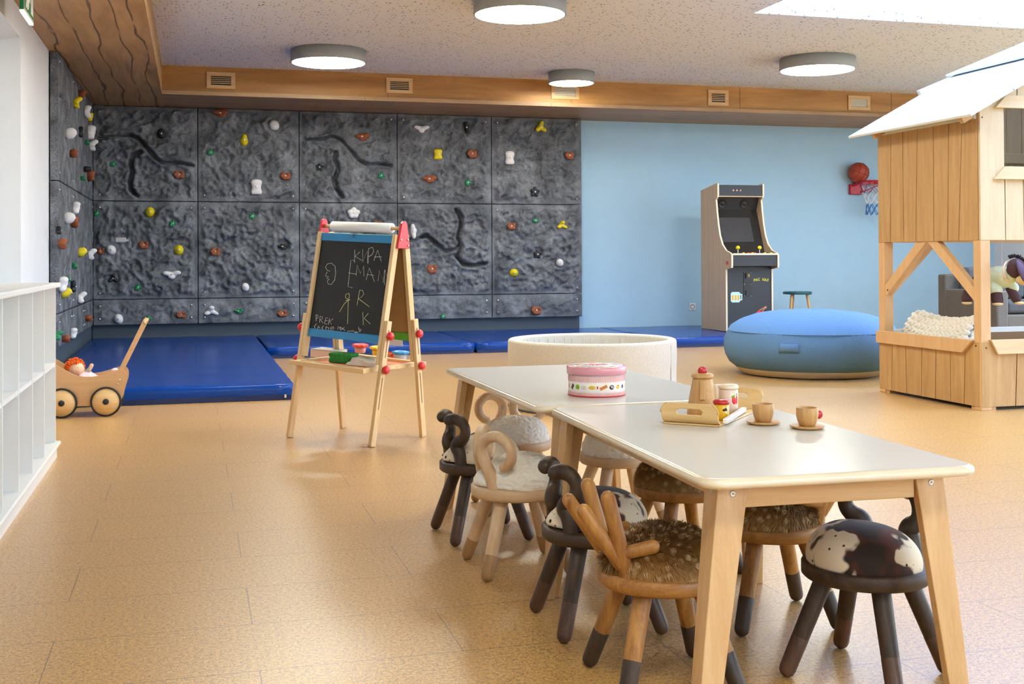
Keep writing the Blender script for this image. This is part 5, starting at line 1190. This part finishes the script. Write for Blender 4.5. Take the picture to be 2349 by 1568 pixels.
# ------------------------------------------------------------------ tables
def table(name, label, origin, yaw, W_, L_, H_, ax=(.058, .012), ay0=.075, ay1=.085, spl=(.075, .038), spr=(.03, .03)):
    """local x across, y away from the camera; origin is the near left corner on the floor"""
    t = thing('table', label, 'table', origin, yaw, 'white-topped tables'); th = .022
    def rr(w0, w1, l0, l1, r, n=8):
        out = []
        for cx, cy, a0 in ((w1 - r, l1 - r, 0), (w0 + r, l1 - r, PI / 2), (w0 + r, l0 + r, PI), (w1 - r, l0 + r, 1.5 * PI)): out += [(cx + r * math.cos(a0 + PI / 2 * k / n), cy + r * math.sin(a0 + PI / 2 * k / n)) for k in range(n + 1)]
        return out
    rad = .045; rings = []
    for k in range(9):
        a = -PI / 2 + PI * k / 8; e = th / 2 * (1 - math.cos(a)); rings.append([(x, y, H_ - th / 2 + th / 2 * math.sin(a)) for x, y in rr(e, W_ - e, e, L_ - e, rad - e * .5)])
    s = MB(); n = len(rings[0]); vs = [p for r in rings for p in r]
    s.add(vs, [(i * n + k, i * n + (k + 1) % n, (i + 1) * n + (k + 1) % n, (i + 1) * n + k) for i in range(8) for k in range(n)], True); s.add(rings[0], [tuple(range(n))[::-1]])
    s.build('edge', M['table_edge'], t)
    s = MB(); s.add([(p[0], p[1], H_ + .0002) for p in rings[-1]], [tuple(range(n))]); s.build('top', M['tabletop'], t)
    az, az2 = .052, .034; zt = H_ - th; a = max(ax)
    for x0, x1, y0, y1, mt, hz in ((a + .05, W_ - a - .05, ay0 + .004, ay0 + .024, 'beech_x', az), (a + .05, W_ - a - .05, L_ - ay1 - .024, L_ - ay1 - .004, 'beech_x', az), (a + .004, a + .024, ay0 + .05, L_ - ay1 - .05, 'beech_y', az2), (W_ - a - .024, W_ - a - .004, ay0 + .05, L_ - ay1 - .05, 'beech_y', az2)):
        s = MB(); s.box(x0, x1, y0, y1, zt - hz, zt); s.build('apron', M[mt], t, .002)
    for sx in (1, -1):
        for (cy, sy, e_) in ((ay0, 1, 0), (L_ - ay1, -1, 1)):
            cx = ax[e_] if sx > 0 else W_ - ax[e_] * .75
            # an L-shaped splayed leg, wide at the top, narrow at the foot
            w0, w1, sp, sq = .066, .042, (spl if sx > 0 else spr)[e_], .055
            P = [(cx, cy, zt), (cx + sx * w0, cy, zt), (cx + sx * w0, cy + sy * .022, zt), (cx + sx * .022, cy + sy * .022, zt), (cx + sx * .022, cy + sy * w0, zt), (cx, cy + sy * w0, zt)]
            bx_, by_ = cx - sx * sp, cy - sy * sq
            Q = [(bx_, by_, 0), (bx_ + sx * w1, by_, 0), (bx_ + sx * w1, by_ + sy * .022, 0), (bx_ + sx * .022, by_ + sy * .022, 0), (bx_ + sx * .022, by_ + sy * w1, 0), (bx_, by_ + sy * w1, 0)]
            s = MB(); s.add(P + Q, [(0, 1, 2, 3, 4, 5), (11, 10, 9, 8, 7, 6)] + [(i, (i + 1) % 6, 6 + (i + 1) % 6, 6 + i) for i in range(6)]); s.build('leg', M['beech'], t, .002)
            s = MB(); s.T = Matrix.Translation((cx + sx * .030, cy - sy * .0 + (-.001 if sy > 0 else .001), zt - .022)) @ Matrix.Rotation(PI / 2 * sy, 4, 'X'); s.lathe([(.0065, 0), (.0065, .002), (.0035, .003), (.0025, .001), (0, .001)], 14); s.build('bolt', M['metal'], t)
            s = MB(); s.T = Matrix.Translation((cx + (-.001 if sx > 0 else .001), cy + sy * .030, zt - .022)) @ Matrix.Rotation(-PI / 2 * sx, 4, 'Y'); s.lathe([(.0065, 0), (.0065, .002), (.0035, .003), (.0025, .001), (0, .001)], 14); s.build('bolt', M['metal'], t)
    return t
TH = .525
near = table('table', 'white-topped table nearest the camera, carrying the toy tea tray', (.940, 2.022, 0), 13.7353 * PI / 180 - YAW, .605, 1.122, TH)
far = table('table', 'white-topped table farther away, carrying the pink round box', (.945, 3.160, 0), 15.807 * PI / 180 - YAW, .655, 1.225, TH, ax=(.095, .03), ay1=.12, spl=(.06, .06), spr=(.06, .06))
TT = TH + .0008
# pink round sweets box
b = atz(1386, 911, TT); R = .088
t = thing('sweets_box', 'round pink and white box printed with sweets on the far table', 'box', (b.x + .005, b.y + .082, TT)); bx, by = t.location.x, t.location.y
s = MB(); s.lathe([(0, 0), (R - .002, 0), (R, .002), (R, .066), (0, .066)], 72); s.build('body', M['box_white'], t)
s = MB(); s.lathe([(R + .0005, .0005), (R + .0015, .0015), (R + .0005, .004)], 72); s.build('base_trim', M['pix_red'], t)
for z0, z1, zd in ((.046, .064, .0445), (.004, .013, .0150)):
    s = MB()
    for k in range(150): s.T = Matrix.Rotation(2 * PI * k / 150, 4, 'Z'); s.box(R - .0005, R + .0005, -.0011, .0011, z0, z1)
    for k in range(75): s.T = Matrix.Rotation(2 * PI * k / 75, 4, 'Z'); s.ball((R, 0, zd), (.0006, .0012, .0012), 6, 4)
    s.build('stripe_border', M['box_stripe'], t)
s = MB(); s.lathe([(R + .0015, .066), (R + .0045, .0665), (R + .0045, .089), (R + .003, .0905), (R - .002, .0905), (0, .0905)], 72); s.build('lid', M['jp'], t)
s = MB(); s.lathe([(R - .006, .0906), (R - .006, .0912), (0, .0912)], 64); lp = s.build('lid_print', M['box_white'], t)
s = MB()
for k in range(14): a = k * 2 * PI / 14; s.tube([(.030 * math.cos(a), .016 * math.sin(a), .0914), (.036 * math.cos(a + .3), .018 * math.sin(a + .3), .0914)], .0012, 5, 1)
s.tube([(-.03, .0, .0914), (-.018, .006, .0914), (-.012, -.004, .0914), (-.002, .005, .0914), (.006, -.004, .0914), (.014, .005, .0914), (.028, -.002, .0914)], .0014, 5, 4)
s.build('script_print', M['c_pinkish'], t)
for k, mt in enumerate(['c_lilac', 'c_green', 'c_waffle', 'c_pinkish', 'c_brown', 'c_cookie', 'c_lilac', 'c_waffle', 'c_green', 'c_pinkish']):
    a = 2 * PI * k / 10 + .2; s = MB(); s.ball((.064 * math.cos(a), .064 * math.sin(a), .0911), (.011, .009, .0007), 12, 6); s.build('sweet_print', M[mt], t)
vd = math.atan2(-by, -bx)     # direction towards the camera side
def on_side(ang, z, w, h, kind, name):
    s = MB(); s.T = Matrix.Rotation(vd + ang, 4, 'Z') @ Matrix.Translation((R, 0, z))
    if kind[0] == 'o': s.ball((0, 0, 0), (.0010, w, h), 16, 8)
    else: s.T = s.T @ Matrix.Rotation(kind[1], 4, 'X'); s.box(-.0008, .0010, -w, w, -h, h)
    s.build(name, M[kind[-1]], t)
for ang, w, h, kind in ((-1.28, .004, .008, ('o', 'c_waffle')), (-.98, .0045, .008, ('b', -.5, 'c_brown')), (-.72, .008, .0078, ('o', 'c_green')), (-.46, .0098, .0062, ('o', 'c_outline')), (-.155, .0110, .0062, ('o', 'c_cookie')), (.03, .0022, .005, ('o', 'c_red')), (.245, .0118, .0046, ('b', .42, 'c_waffle')), (.55, .0085, .0072, ('o', 'c_choc')), (.83, .0080, .0060, ('o', 'c_cookie')), (1.10, .0062, .0062, ('o', 'c_choc')), (1.36, .004, .006, ('o', 'c_cookie'))):
    on_side(ang, .030, w, h, kind, 'sweet_print')
on_side(.83, .0335, .0034, .003, ('o', 'c_red'), 'cherry_print')
for dx, dz in ((-.005, .001), (.004, -.001), (0, .003), (.002, .001), (-.002, -.003)): on_side(-.155 + dx * 9, .030 + dz, .0011, .0010, ('o', 'c_brown'), 'speck')
for dx in (-.003, .001, .005): on_side(.55 + dx * 9, .0310, .0006, .005, ('b', .6, 'box_white'), 'speck')

# bent plywood tea tray with toy crockery
tA, tB_, tC = atz(1548, 972, TT), atz(1668, 980, TT), atz(1722, 937, TT)
tc = (tA + tC) / 2; tx = (tB_ - tA); tyaw = math.atan2(tx.y, tx.x); tw = tx.length; tl = (tC - tB_).length
t = thing('serving_tray', 'bent light plywood serving tray with handle slots on the near table', 'tray', (tc.x, tc.y, TT), tyaw)
HL = tl / 2 + .01; HWt = tw / 2 + .006
def tray_side(u, f):   # profile along y: up at both ends
    L = [(-HL - .005, .056), (-HL - .004, .036), (-HL + .002, .014), (-HL + .018, .003), (-HL + .035, .0), (HL - .035, 0), (HL - .018, .003), (HL - .002, .014), (HL + .004, .036), (HL + .005, .056)]
    return L
P = [(p.x, p.y) for p in catmull([(a, b, 0) for a, b in tray_side(0, 0)], 10)]; nP = len(P); th = .0035
vs = []; fs = []; NU = 90
def lerpP(f):
    k = min(int(f), nP - 2); return (P[k][0] + (P[k + 1][0] - P[k][0]) * (f - k), P[k][1] + (P[k + 1][1] - P[k][1]) * (f - k))
for i in range(nP):
    for k in range(NU + 1):
        u = (k / NU * 2 - 1) * HWt; y, z = P[i]
        if z > .02:  # rounded top corners
            m_ = min(1, max(0, (abs(u) - (HWt - .026)) / .026)); lim = .056 - .026 * (1 - math.sqrt(1 - m_ * m_)); z = min(z, lim)
        vs.append((u, y, z + .0002))
def hole(i, k):
    u = ((k + .5) / NU * 2 - 1) * HWt; z = (P[i][1] + P[i + 1][1]) / 2
    uu = max(0, abs(u) - HWt * .36); return (z - .034) ** 2 + uu * uu < .0072 ** 2
for i in range(nP - 1):
    for k in range(NU):
        if not hole(i, k): fs.append((i * (NU + 1) + k, i * (NU + 1) + k + 1, (i + 1) * (NU + 1) + k + 1, (i + 1) * (NU + 1) + k))
s = MB(); s.add(vs, fs, True); o = s.build('tray_body', M['birch'], t); md = o.modifiers.new('solid', 'SOLIDIFY'); md.thickness = th; md.offset = -1
TM = Matrix.Translation(t.location) @ Matrix.Rotation(tyaw, 4, 'Z')
n_ = o.data.polygons[nP // 2 * NU - 40].normal.z
if n_ > 0: md.offset = 1; 
for v in o.data.vertices: pass
SZ = TT + th + .0012
def titem(name, label, cat, px, py, dy=0, z=SZ, rz=0, group=None):
    p = atz(px, py, z); d = Vector((p.x, p.y, 0)).normalized() * dy; return thing(name, label, cat, (p.x + d.x, p.y + d.y, z), rz, group)
tp_ = titem('toy_teapot', 'tall wooden toy teapot with red knob standing in the tray', 'toy teapot', 1612, 952, .030)
s = MB(); s.lathe([(0, 0), (.0405, 0), (.0415, .002), (.040, .020), (.034, .055), (.0265, .092), (.026, .0945), (0, .0945)], 48); s.build('body', M['toy_wood'], tp_)
s = MB(); s.lathe([(0, .0955), (.026, .0955), (.0295, .098), (.0300, .102), (.028, .107), (.020, .1095), (0, .110)], 40); s.build('lid', M['toy_wood'], tp_)
s = MB(); s.T = Matrix.Rotation(-.2, 4, 'Z'); s.T = s.T @ Matrix.Translation((0, 0, .1145)) @ Matrix.Rotation(PI / 2, 4, 'X'); s.lathe([(0, -.006), (.0105, -.006), (.0118, -.004), (.0118, .004), (.0105, .006), (0, .006)], 28); s.build('knob', M['red_wood'], tp_)
va = math.atan2(-tp_.location.y, -tp_.location.x) - .02
s = MB(); s.T = Matrix.Rotation(va, 4, 'Z'); s.prism([(.026 + .0100, .0415), (.0275, .092), (.034, .092), (.0425, .0435), (.041, .040)], -.0072, .0072, 'xz'); s.build('handle', M['toy_wood'], tp_, .005, 3)
j = titem('toy_jar', 'cream toy jar with white lid and strawberry picture in the tray', 'toy jar', 1671, 948, .026)
s = MB(); s.lathe([(0, 0), (.0255, 0), (.026, .001), (.026, .060), (.0245, .0625), (0, .0625)], 40); s.build('body', M['jar_pink'], j)
s = MB(); s.lathe([(0, .063), (.0245, .063), (.0275, .066), (.0275, .071), (.024, .0755), (0, .077)], 40); s.build('lid', M['lid_cream'], j)
va = math.atan2(-j.location.y, -j.location.x)
def curve_decal(par, ang, z, r, rad, w, h, mt, name, rot=0):
    s = MB(); s.T = Matrix.Rotation(ang, 4, 'Z') @ Matrix.Translation((r, 0, z)) @ Matrix.Rotation(rot, 4, 'X'); s.ball((0, 0, 0), (rad, w, h), 14, 8); s.build(name, M[mt], par)
curve_decal(j, va + .62, .034, .0257, .0012, .0066, .0105, 'pix_red', 'strawberry_print', .2); curve_decal(j, va + 1.02, .036, .0257, .0012, .0040, .0135, 'pix_red', 'strawberry_print'); curve_decal(j, va + .52, .0455, .0259, .0013, .0066, .0032, 'c_green', 'leaf_print', .4); curve_decal(j, va + 1.0, .051, .0259, .0012, .003, .003, 'c_green', 'leaf_print')
j = titem('toy_jar', 'yellow toy honey jar with red lid and bee picture in the tray', 'toy jar', 1655, 963, .018)
s = MB(); s.lathe([(0, 0), (.0195, 0), (.020, .001), (.020, .037), (.019, .0385), (0, .0385)], 40); s.build('body', M['honey'], j)
s = MB(); s.lathe([(0, .039), (.019, .039), (.0215, .042), (.0215, .047), (.018, .0505), (0, .052)], 40); s.build('lid', M['red_wood'], j)
va = math.atan2(-j.location.y, -j.location.x)
for a, z, w, h, mt, r_ in ((.35, .026, .0042, .0034, 'c_choc', .3), (.62, .027, .0036, .0044, 'c_choc', 0), (.85, .030, .0030, .0046, 'box_white', .3), (.62, .019, .0034, .0030, 'box_white', 0), (.50, .016, .0026, .0030, 'c_cookie', 0)): curve_decal(j, va + a, z, .0199, .0010, w, h, mt, 'bee_print', r_)
j = titem('toy_jug', 'small pale wooden toy jug hidden behind the teapot in the tray', 'toy jug', 1643, 938, .02)
s = MB(); s.lathe([(0, 0), (.017, 0), (.0175, .002), (.0175, .055), (.014, .06), (.015, .066), (0, .067)], 28); s.build('body', M['lid_cream'], j)
q0, q1 = atz(1672, 972, SZ), atz(1714, 944, SZ); dd = (q1 - q0)
j = thing('wooden_stick', 'short white-painted wooden stick along the right side of the tray', 'stick', q0 + Vector((-.008, .004, 0)), math.atan2(dd.y, dd.x))
s = MB(); s.box(0, dd.length, -.007, .007, 0, .013); s.build('rod', M['stick'], j, .003)
for (cx_, cy_, sx_, sy_, lab, red) in ((1751, 968, 1751, 977, 'left of the two', False), (1852, 977, 1852, 987, 'right of the two', True)):
    z = TT; p = atz(sx_, sy_, z); d = Vector((p.x, p.y, 0)).normalized(); c = Vector((p.x, p.y, z)) + d * .040
    j = thing('toy_saucer', 'wooden toy saucer under the %s cups on the near table' % lab, 'toy saucer', c, 0, 'toy saucers')
    s = MB(); s.lathe([(0, 0), (.034, 0), (.0415, .004), (.0430, .006), (.0425, .0075), (.040, .0070), (0, .0060)], 48); s.build('plate', M['toy_wood'], j)
    j = thing('toy_cup', 'wooden toy cup%s, %s cups beside the tray' % (' with a red disc handle' if red else '', lab), 'toy cup', c + Vector((0, 0, .0066)), 0, 'toy cups')
    s = MB(); s.lathe([(0, 0), (.0185, 0), (.0200, .002), (.0245, .014), (.0270, .026), (.0272, .043), (.0265, .0448), (.0232, .0448), (.0225, .042), (.0215, .020), (.014, .008), (0, .008)], 44); s.build('bowl', M['toy_wood'], j)
    va = math.atan2(-c.y, -c.x) + (2.05 if red else PI - .3)
    s = MB(); s.T = Matrix.Rotation(va, 4, 'Z') @ Matrix.Translation((.030, 0, .026)) @ Matrix.Rotation(PI / 2, 4, 'X'); s.lathe([(0, -.004), (.0095, -.004), (.0105, -.003), (.0105, .003), (.0095, .004), (0, .004)], 24); s.build('handle', M['red_wood'], j)

# ------------------------------------------------------------------ animal chairs (the backrest is at local -x)
SEAT0, SEAT1, RS = .224, .258, .143
def cushion_pt(th, ph, hz=.100, nose=1.0):
    a = RS * .93; x = a * math.cos(th); y = a * math.sin(th)
    k = max(0, -math.cos(th)); y *= 1 - .45 * nose * k ** 1.2; x *= 1 + .02 * k
    c = max(math.cos(ph), 0) ** (.8 if ph > 0 else 1); X, Y = x * c, y * c
    q = max(0, -X / a); h = hz * (1 - .42 * nose * q ** 1.3) * (1 + .05 * X / a)
    return Vector((X, Y, SEAT1 + .012 + (h - .012) * math.sin(ph)))
def cushion(name, mat, parent, hz=.1, nose=1.0, lump=0, lf=60, seg=64, rg=26, sc_=1.0):
    vs = []; fs = []; p0 = -.16
    for j in range(rg + 1):
        ph = p0 + (PI / 2 - p0) * j / rg
        for i in range(seg):
            v = cushion_pt(2 * PI * i / seg, ph, hz, nose)
            if lump: v = v + (v - Vector((0, 0, SEAT1))).normalized() * lump * noise.noise(v * lf)
            vs.append(v)
    for j in range(rg): fs += [(j * seg + i, j * seg + (i + 1) % seg, (j + 1) * seg + (i + 1) % seg, (j + 1) * seg + i) for i in range(seg)]
    fs.append(tuple(range(seg))[::-1]); s = MB(); s.add(vs, fs, True); return s.build(name, mat, parent)
def fur_part(parent, n=17000):
    r = random.Random(11); s = MB(); down = Vector((0, 0, -1))
    for _ in range(n):
        th, ph = r.uniform(0, 2 * PI), math.asin(r.uniform(-.12, 1)); p = cushion_pt(th, ph, .088, .5)
        e = .01; a = cushion_pt(th + e, ph, .088, .5) - p; b = cushion_pt(th, ph + e if ph < 1.5 else ph - e, .088, .5) - p; nrm = a.cross(b)
        if nrm.length < 1e-9: continue
        nrm.normalize(); c = p - Vector((0, 0, SEAT1 + .02))
        if nrm.dot(c) < 0: nrm = -nrm
        comb = (Vector((.9, 0, 0)) + down * .9 + Vector((0, math.copysign(.35, p.y), 0))); comb = (comb - nrm * comb.dot(nrm))
        d = (nrm * .75 + comb * .75 + Vector((r.gauss(0, .22), r.gauss(0, .22), r.gauss(0, .22)))).normalized(); L = r.uniform(.010, .020)
        w = d.cross(nrm); w = (w if w.length > 1e-3 else a).normalized() * r.uniform(.0006, .0012)
        m_ = p + d * L * .55; tpp = p + (d * L + down * L * .22)
        s.v += [p - w, p + w, m_ + w * .7, m_ - w * .7, tpp]; o = len(s.v) - 5; s.f += [[o, o + 1, o + 2, o + 3], [o + 3, o + 2, o + 4]]; s.sm += [True, True]; s.mi += [0, 0]
    o = s.build('fur', M['fur'], parent); o['kind'] = 'stuff'; return o
def chair(kind, cmat=None):
    t = thing('animal_chair', 'x', 'chair')
    wd, wdx, tip = {'cow': ('smoked', 'smoked_x', 'walnut'), 'sheep': ('beech_pale', 'beech_pale_x', 'wal_tan'), 'deer': ('oak', 'oak_x', 'smoked')}[kind]
    s = MB(); r = RS; s.lathe([(0, SEAT0), (r - .006, SEAT0), (r, SEAT0 + .006), (r, SEAT1 - .004), (r - .004, SEAT1), (0, SEAT1)], 64); s.build('seat', M[wdx], t)
    for sx in (-1, 1):
        for sy in (-1, 1):
            f0 = Vector((sx * .128, sy * .128, .0185)); f1 = Vector((sx * .066, sy * .066, SEAT0 + .002)); k = {'cow': .34, 'sheep': .24, 'deer': .34}[kind]; m_ = f0.lerp(f1, k)
            s = MB(); s.tube([f0, f1], [.0185, .0215], 20, 1, True); lg = s.build('leg', M[wd], t)
            mm = s.v[-1]
            s = MB(); s.tube([f0, m_], [.0189, .0189 + .003 * k], 20, 1, True); s.build('sock', M[tip], lg)
            # trim the rounded cap at the top of the sock: it hides inside the leg
    if kind == 'cow':
        for sy in (-1, 1):
            tg = Vector((.47, sy * .88, 0)); b = Vector((-.098, sy * .062, 0)); bk = Vector((-1, 0, 0))
            P = [b + tg * u * 1.3 + bk * q + Vector((0, 0, SEAT1 + z * .94)) for u, z, q in ((.010, -.01, 0), (.008, .020, 0), (.002, .044, 0), (-.006, .060, 0), (.000, .076, 0), (.014, .088, 0), (.024, .106, 0), (.025, .130, 0), (.016, .151, .004), (.0, .161, .012), (-.014, .156, .018))]
            s = MB(); s.tube(P, [.020, .0205, .0215, .0225, .022, .020, .018, .0175, .0185, .0195, .020], 20, 6); s.build('horn', M[wd], t)
        cushion('cushion', cmat or M['cow_a'], t, .092, 1.0)
        s = MB()
        for sy in (-1, 1): v = cushion_pt(PI - sy * .25, .16, .092, 1.0); s.ball(v, (.004, .0035, .005), 8, 6)
        s.build('nostril', M['eye'], t)
    if kind == 'sheep':
        for sy in (-1, 1):
            tg = Vector((.47, sy * .88, 0)); b = Vector((-.094, sy * .058, 0)); bk = Vector((-1, 0, 0))
            P = [b + tg * u * 1.42 + bk * q + Vector((0, 0, SEAT1 + z * .95)) for u, z, q in ((.006, -.01, 0), (-.001, .03, 0), (-.019, .068, .0), (-.029, .105, .004), (-.021, .142, .006), (.007, .164, .006), (.036, .161, .004), (.056, .134, 0), (.055, .100, -.004), (.040, .076, -.006), (.030, .071, -.006))]
            s = MB(); s.tube(P, [.021, .0205, .019, .0175, .017, .0165, .0165, .016, .016, .0155, .015], 20, 6); s.build('horn', M[wd], t)
        cushion('cushion', M['wool'], t, .092, .7, .0045, 95, 150, 58)
    if kind == 'deer':
        for sy in (-1, 1):
            b = Vector((-.098, sy * .062, SEAT1 - .012))
            s = MB(); s.tube([b, b + Vector((-.050, sy * .012, .186))], [.0175, .0165], 20, 1)
            s.tube([b + Vector((-.018, 0, .04)), b + Vector((-.100, -sy * .004, .158))], [.0165, .0155], 20, 1)
            s.tube([b + Vector((-.020, sy * .004, .062)), b + Vector((.045, sy * .030, .080))], [.014, .0155], 18, 1)
            s.build('antler', M[wd], t)
        cushion('cushion', M['fur'], t, .078, .5)
        fur_part(t)
    return t
protos = {}
for i, (k, cm, x, y, rz, lab) in enumerate([
    ('cow', 'cow_b', .955, 3.865, .05, 'dark horned chair with pale spotted cushion, at the far left beside the far table'),
    ('sheep', None, .962, 3.43, .0, 'light beech ram-horn chair with woolly cushion at the left of the far table'),
    ('cow', 'cow_a', 1.012, 2.846, -.02, 'dark horned chair with brown and white hide cushion, left of the near table'),
    ('deer', None, 1.012, 2.415, -.04, 'oak antler chair with spotted fur cushion, left of the near table, nearest the camera'),
    ('sheep', None, 1.185, 4.26, -PI / 2 - .05, 'beech ram-horn chair with white woolly cushion at the far end of the far table'),
    ('sheep', None, 1.46, 3.86, PI, 'beech chair with woolly white cushion mostly hidden under the far table'),
    ('deer', None, 1.44, 3.28, PI + .1, 'fawn fur antler chair tucked under the right side between the two tables'),
    ('deer', None, 1.465, 2.76, PI - .1, 'fawn fur chair behind the nearest table leg, on the right side'),
    ('cow', 'cow_a', 1.472, 2.32, PI + .55, 'dark horned chair with black and white hide cushion under the near right table corner')]):
    key = (k, cm)
    if key not in protos: o = protos[key] = chair(k, M[cm] if cm else None)
    else: o = copy_tree(protos[key])
    o.location = (x, y, 0); o.rotation_euler = (0, 0, rz); tag(o, lab, 'chair', 'animal-shaped stool chairs')

# ------------------------------------------------------------------ light and render settings
w = bpy.data.worlds.new('sky'); sc.world = w; w.use_nodes = True; nt = w.node_tree; bg = nt.nodes['Background']
tcn = nt.nodes.new('ShaderNodeTexCoord'); sp_ = nt.nodes.new('ShaderNodeSeparateXYZ'); nt.links.new(tcn.outputs['Generated'], sp_.inputs[0])
r = ramp(nt, [(.0, (.25, .28, .27)), (.48, (.35, .40, .42)), (.53, (.70, .86, 1.0)), (1, (.52, .72, 1.0))])
mp_ = nt.nodes.new('ShaderNodeMapRange'); mp_.inputs['From Min'].default_value = -1; nt.links.new(sp_.outputs[2], mp_.inputs['Value']); nt.links.new(mp_.outputs['Result'], r.inputs['Fac'])
nt.links.new(r.outputs['Color'], bg.inputs['Color']); bg.inputs['Strength'].default_value = 7.5
sc.view_settings.view_transform = 'Standard'; sc.view_settings.look = 'None'; sc.view_settings.gamma = 1; sc.view_settings.use_curve_mapping = False
sc.view_settings.exposure = .48
cy_ = sc.cycles; cy_.use_denoising = True; cy_.max_bounces = 4; cy_.diffuse_bounces = 3; cy_.glossy_bounces = 2; cy_.transmission_bounces = 3; cy_.sample_clamp_indirect = 6; cy_.use_adaptive_sampling = True; cy_.adaptive_threshold = .09; cy_.adaptive_min_samples = 14
cy_.caustics_reflective = False; cy_.caustics_refractive = False; cy_.use_light_tree = True
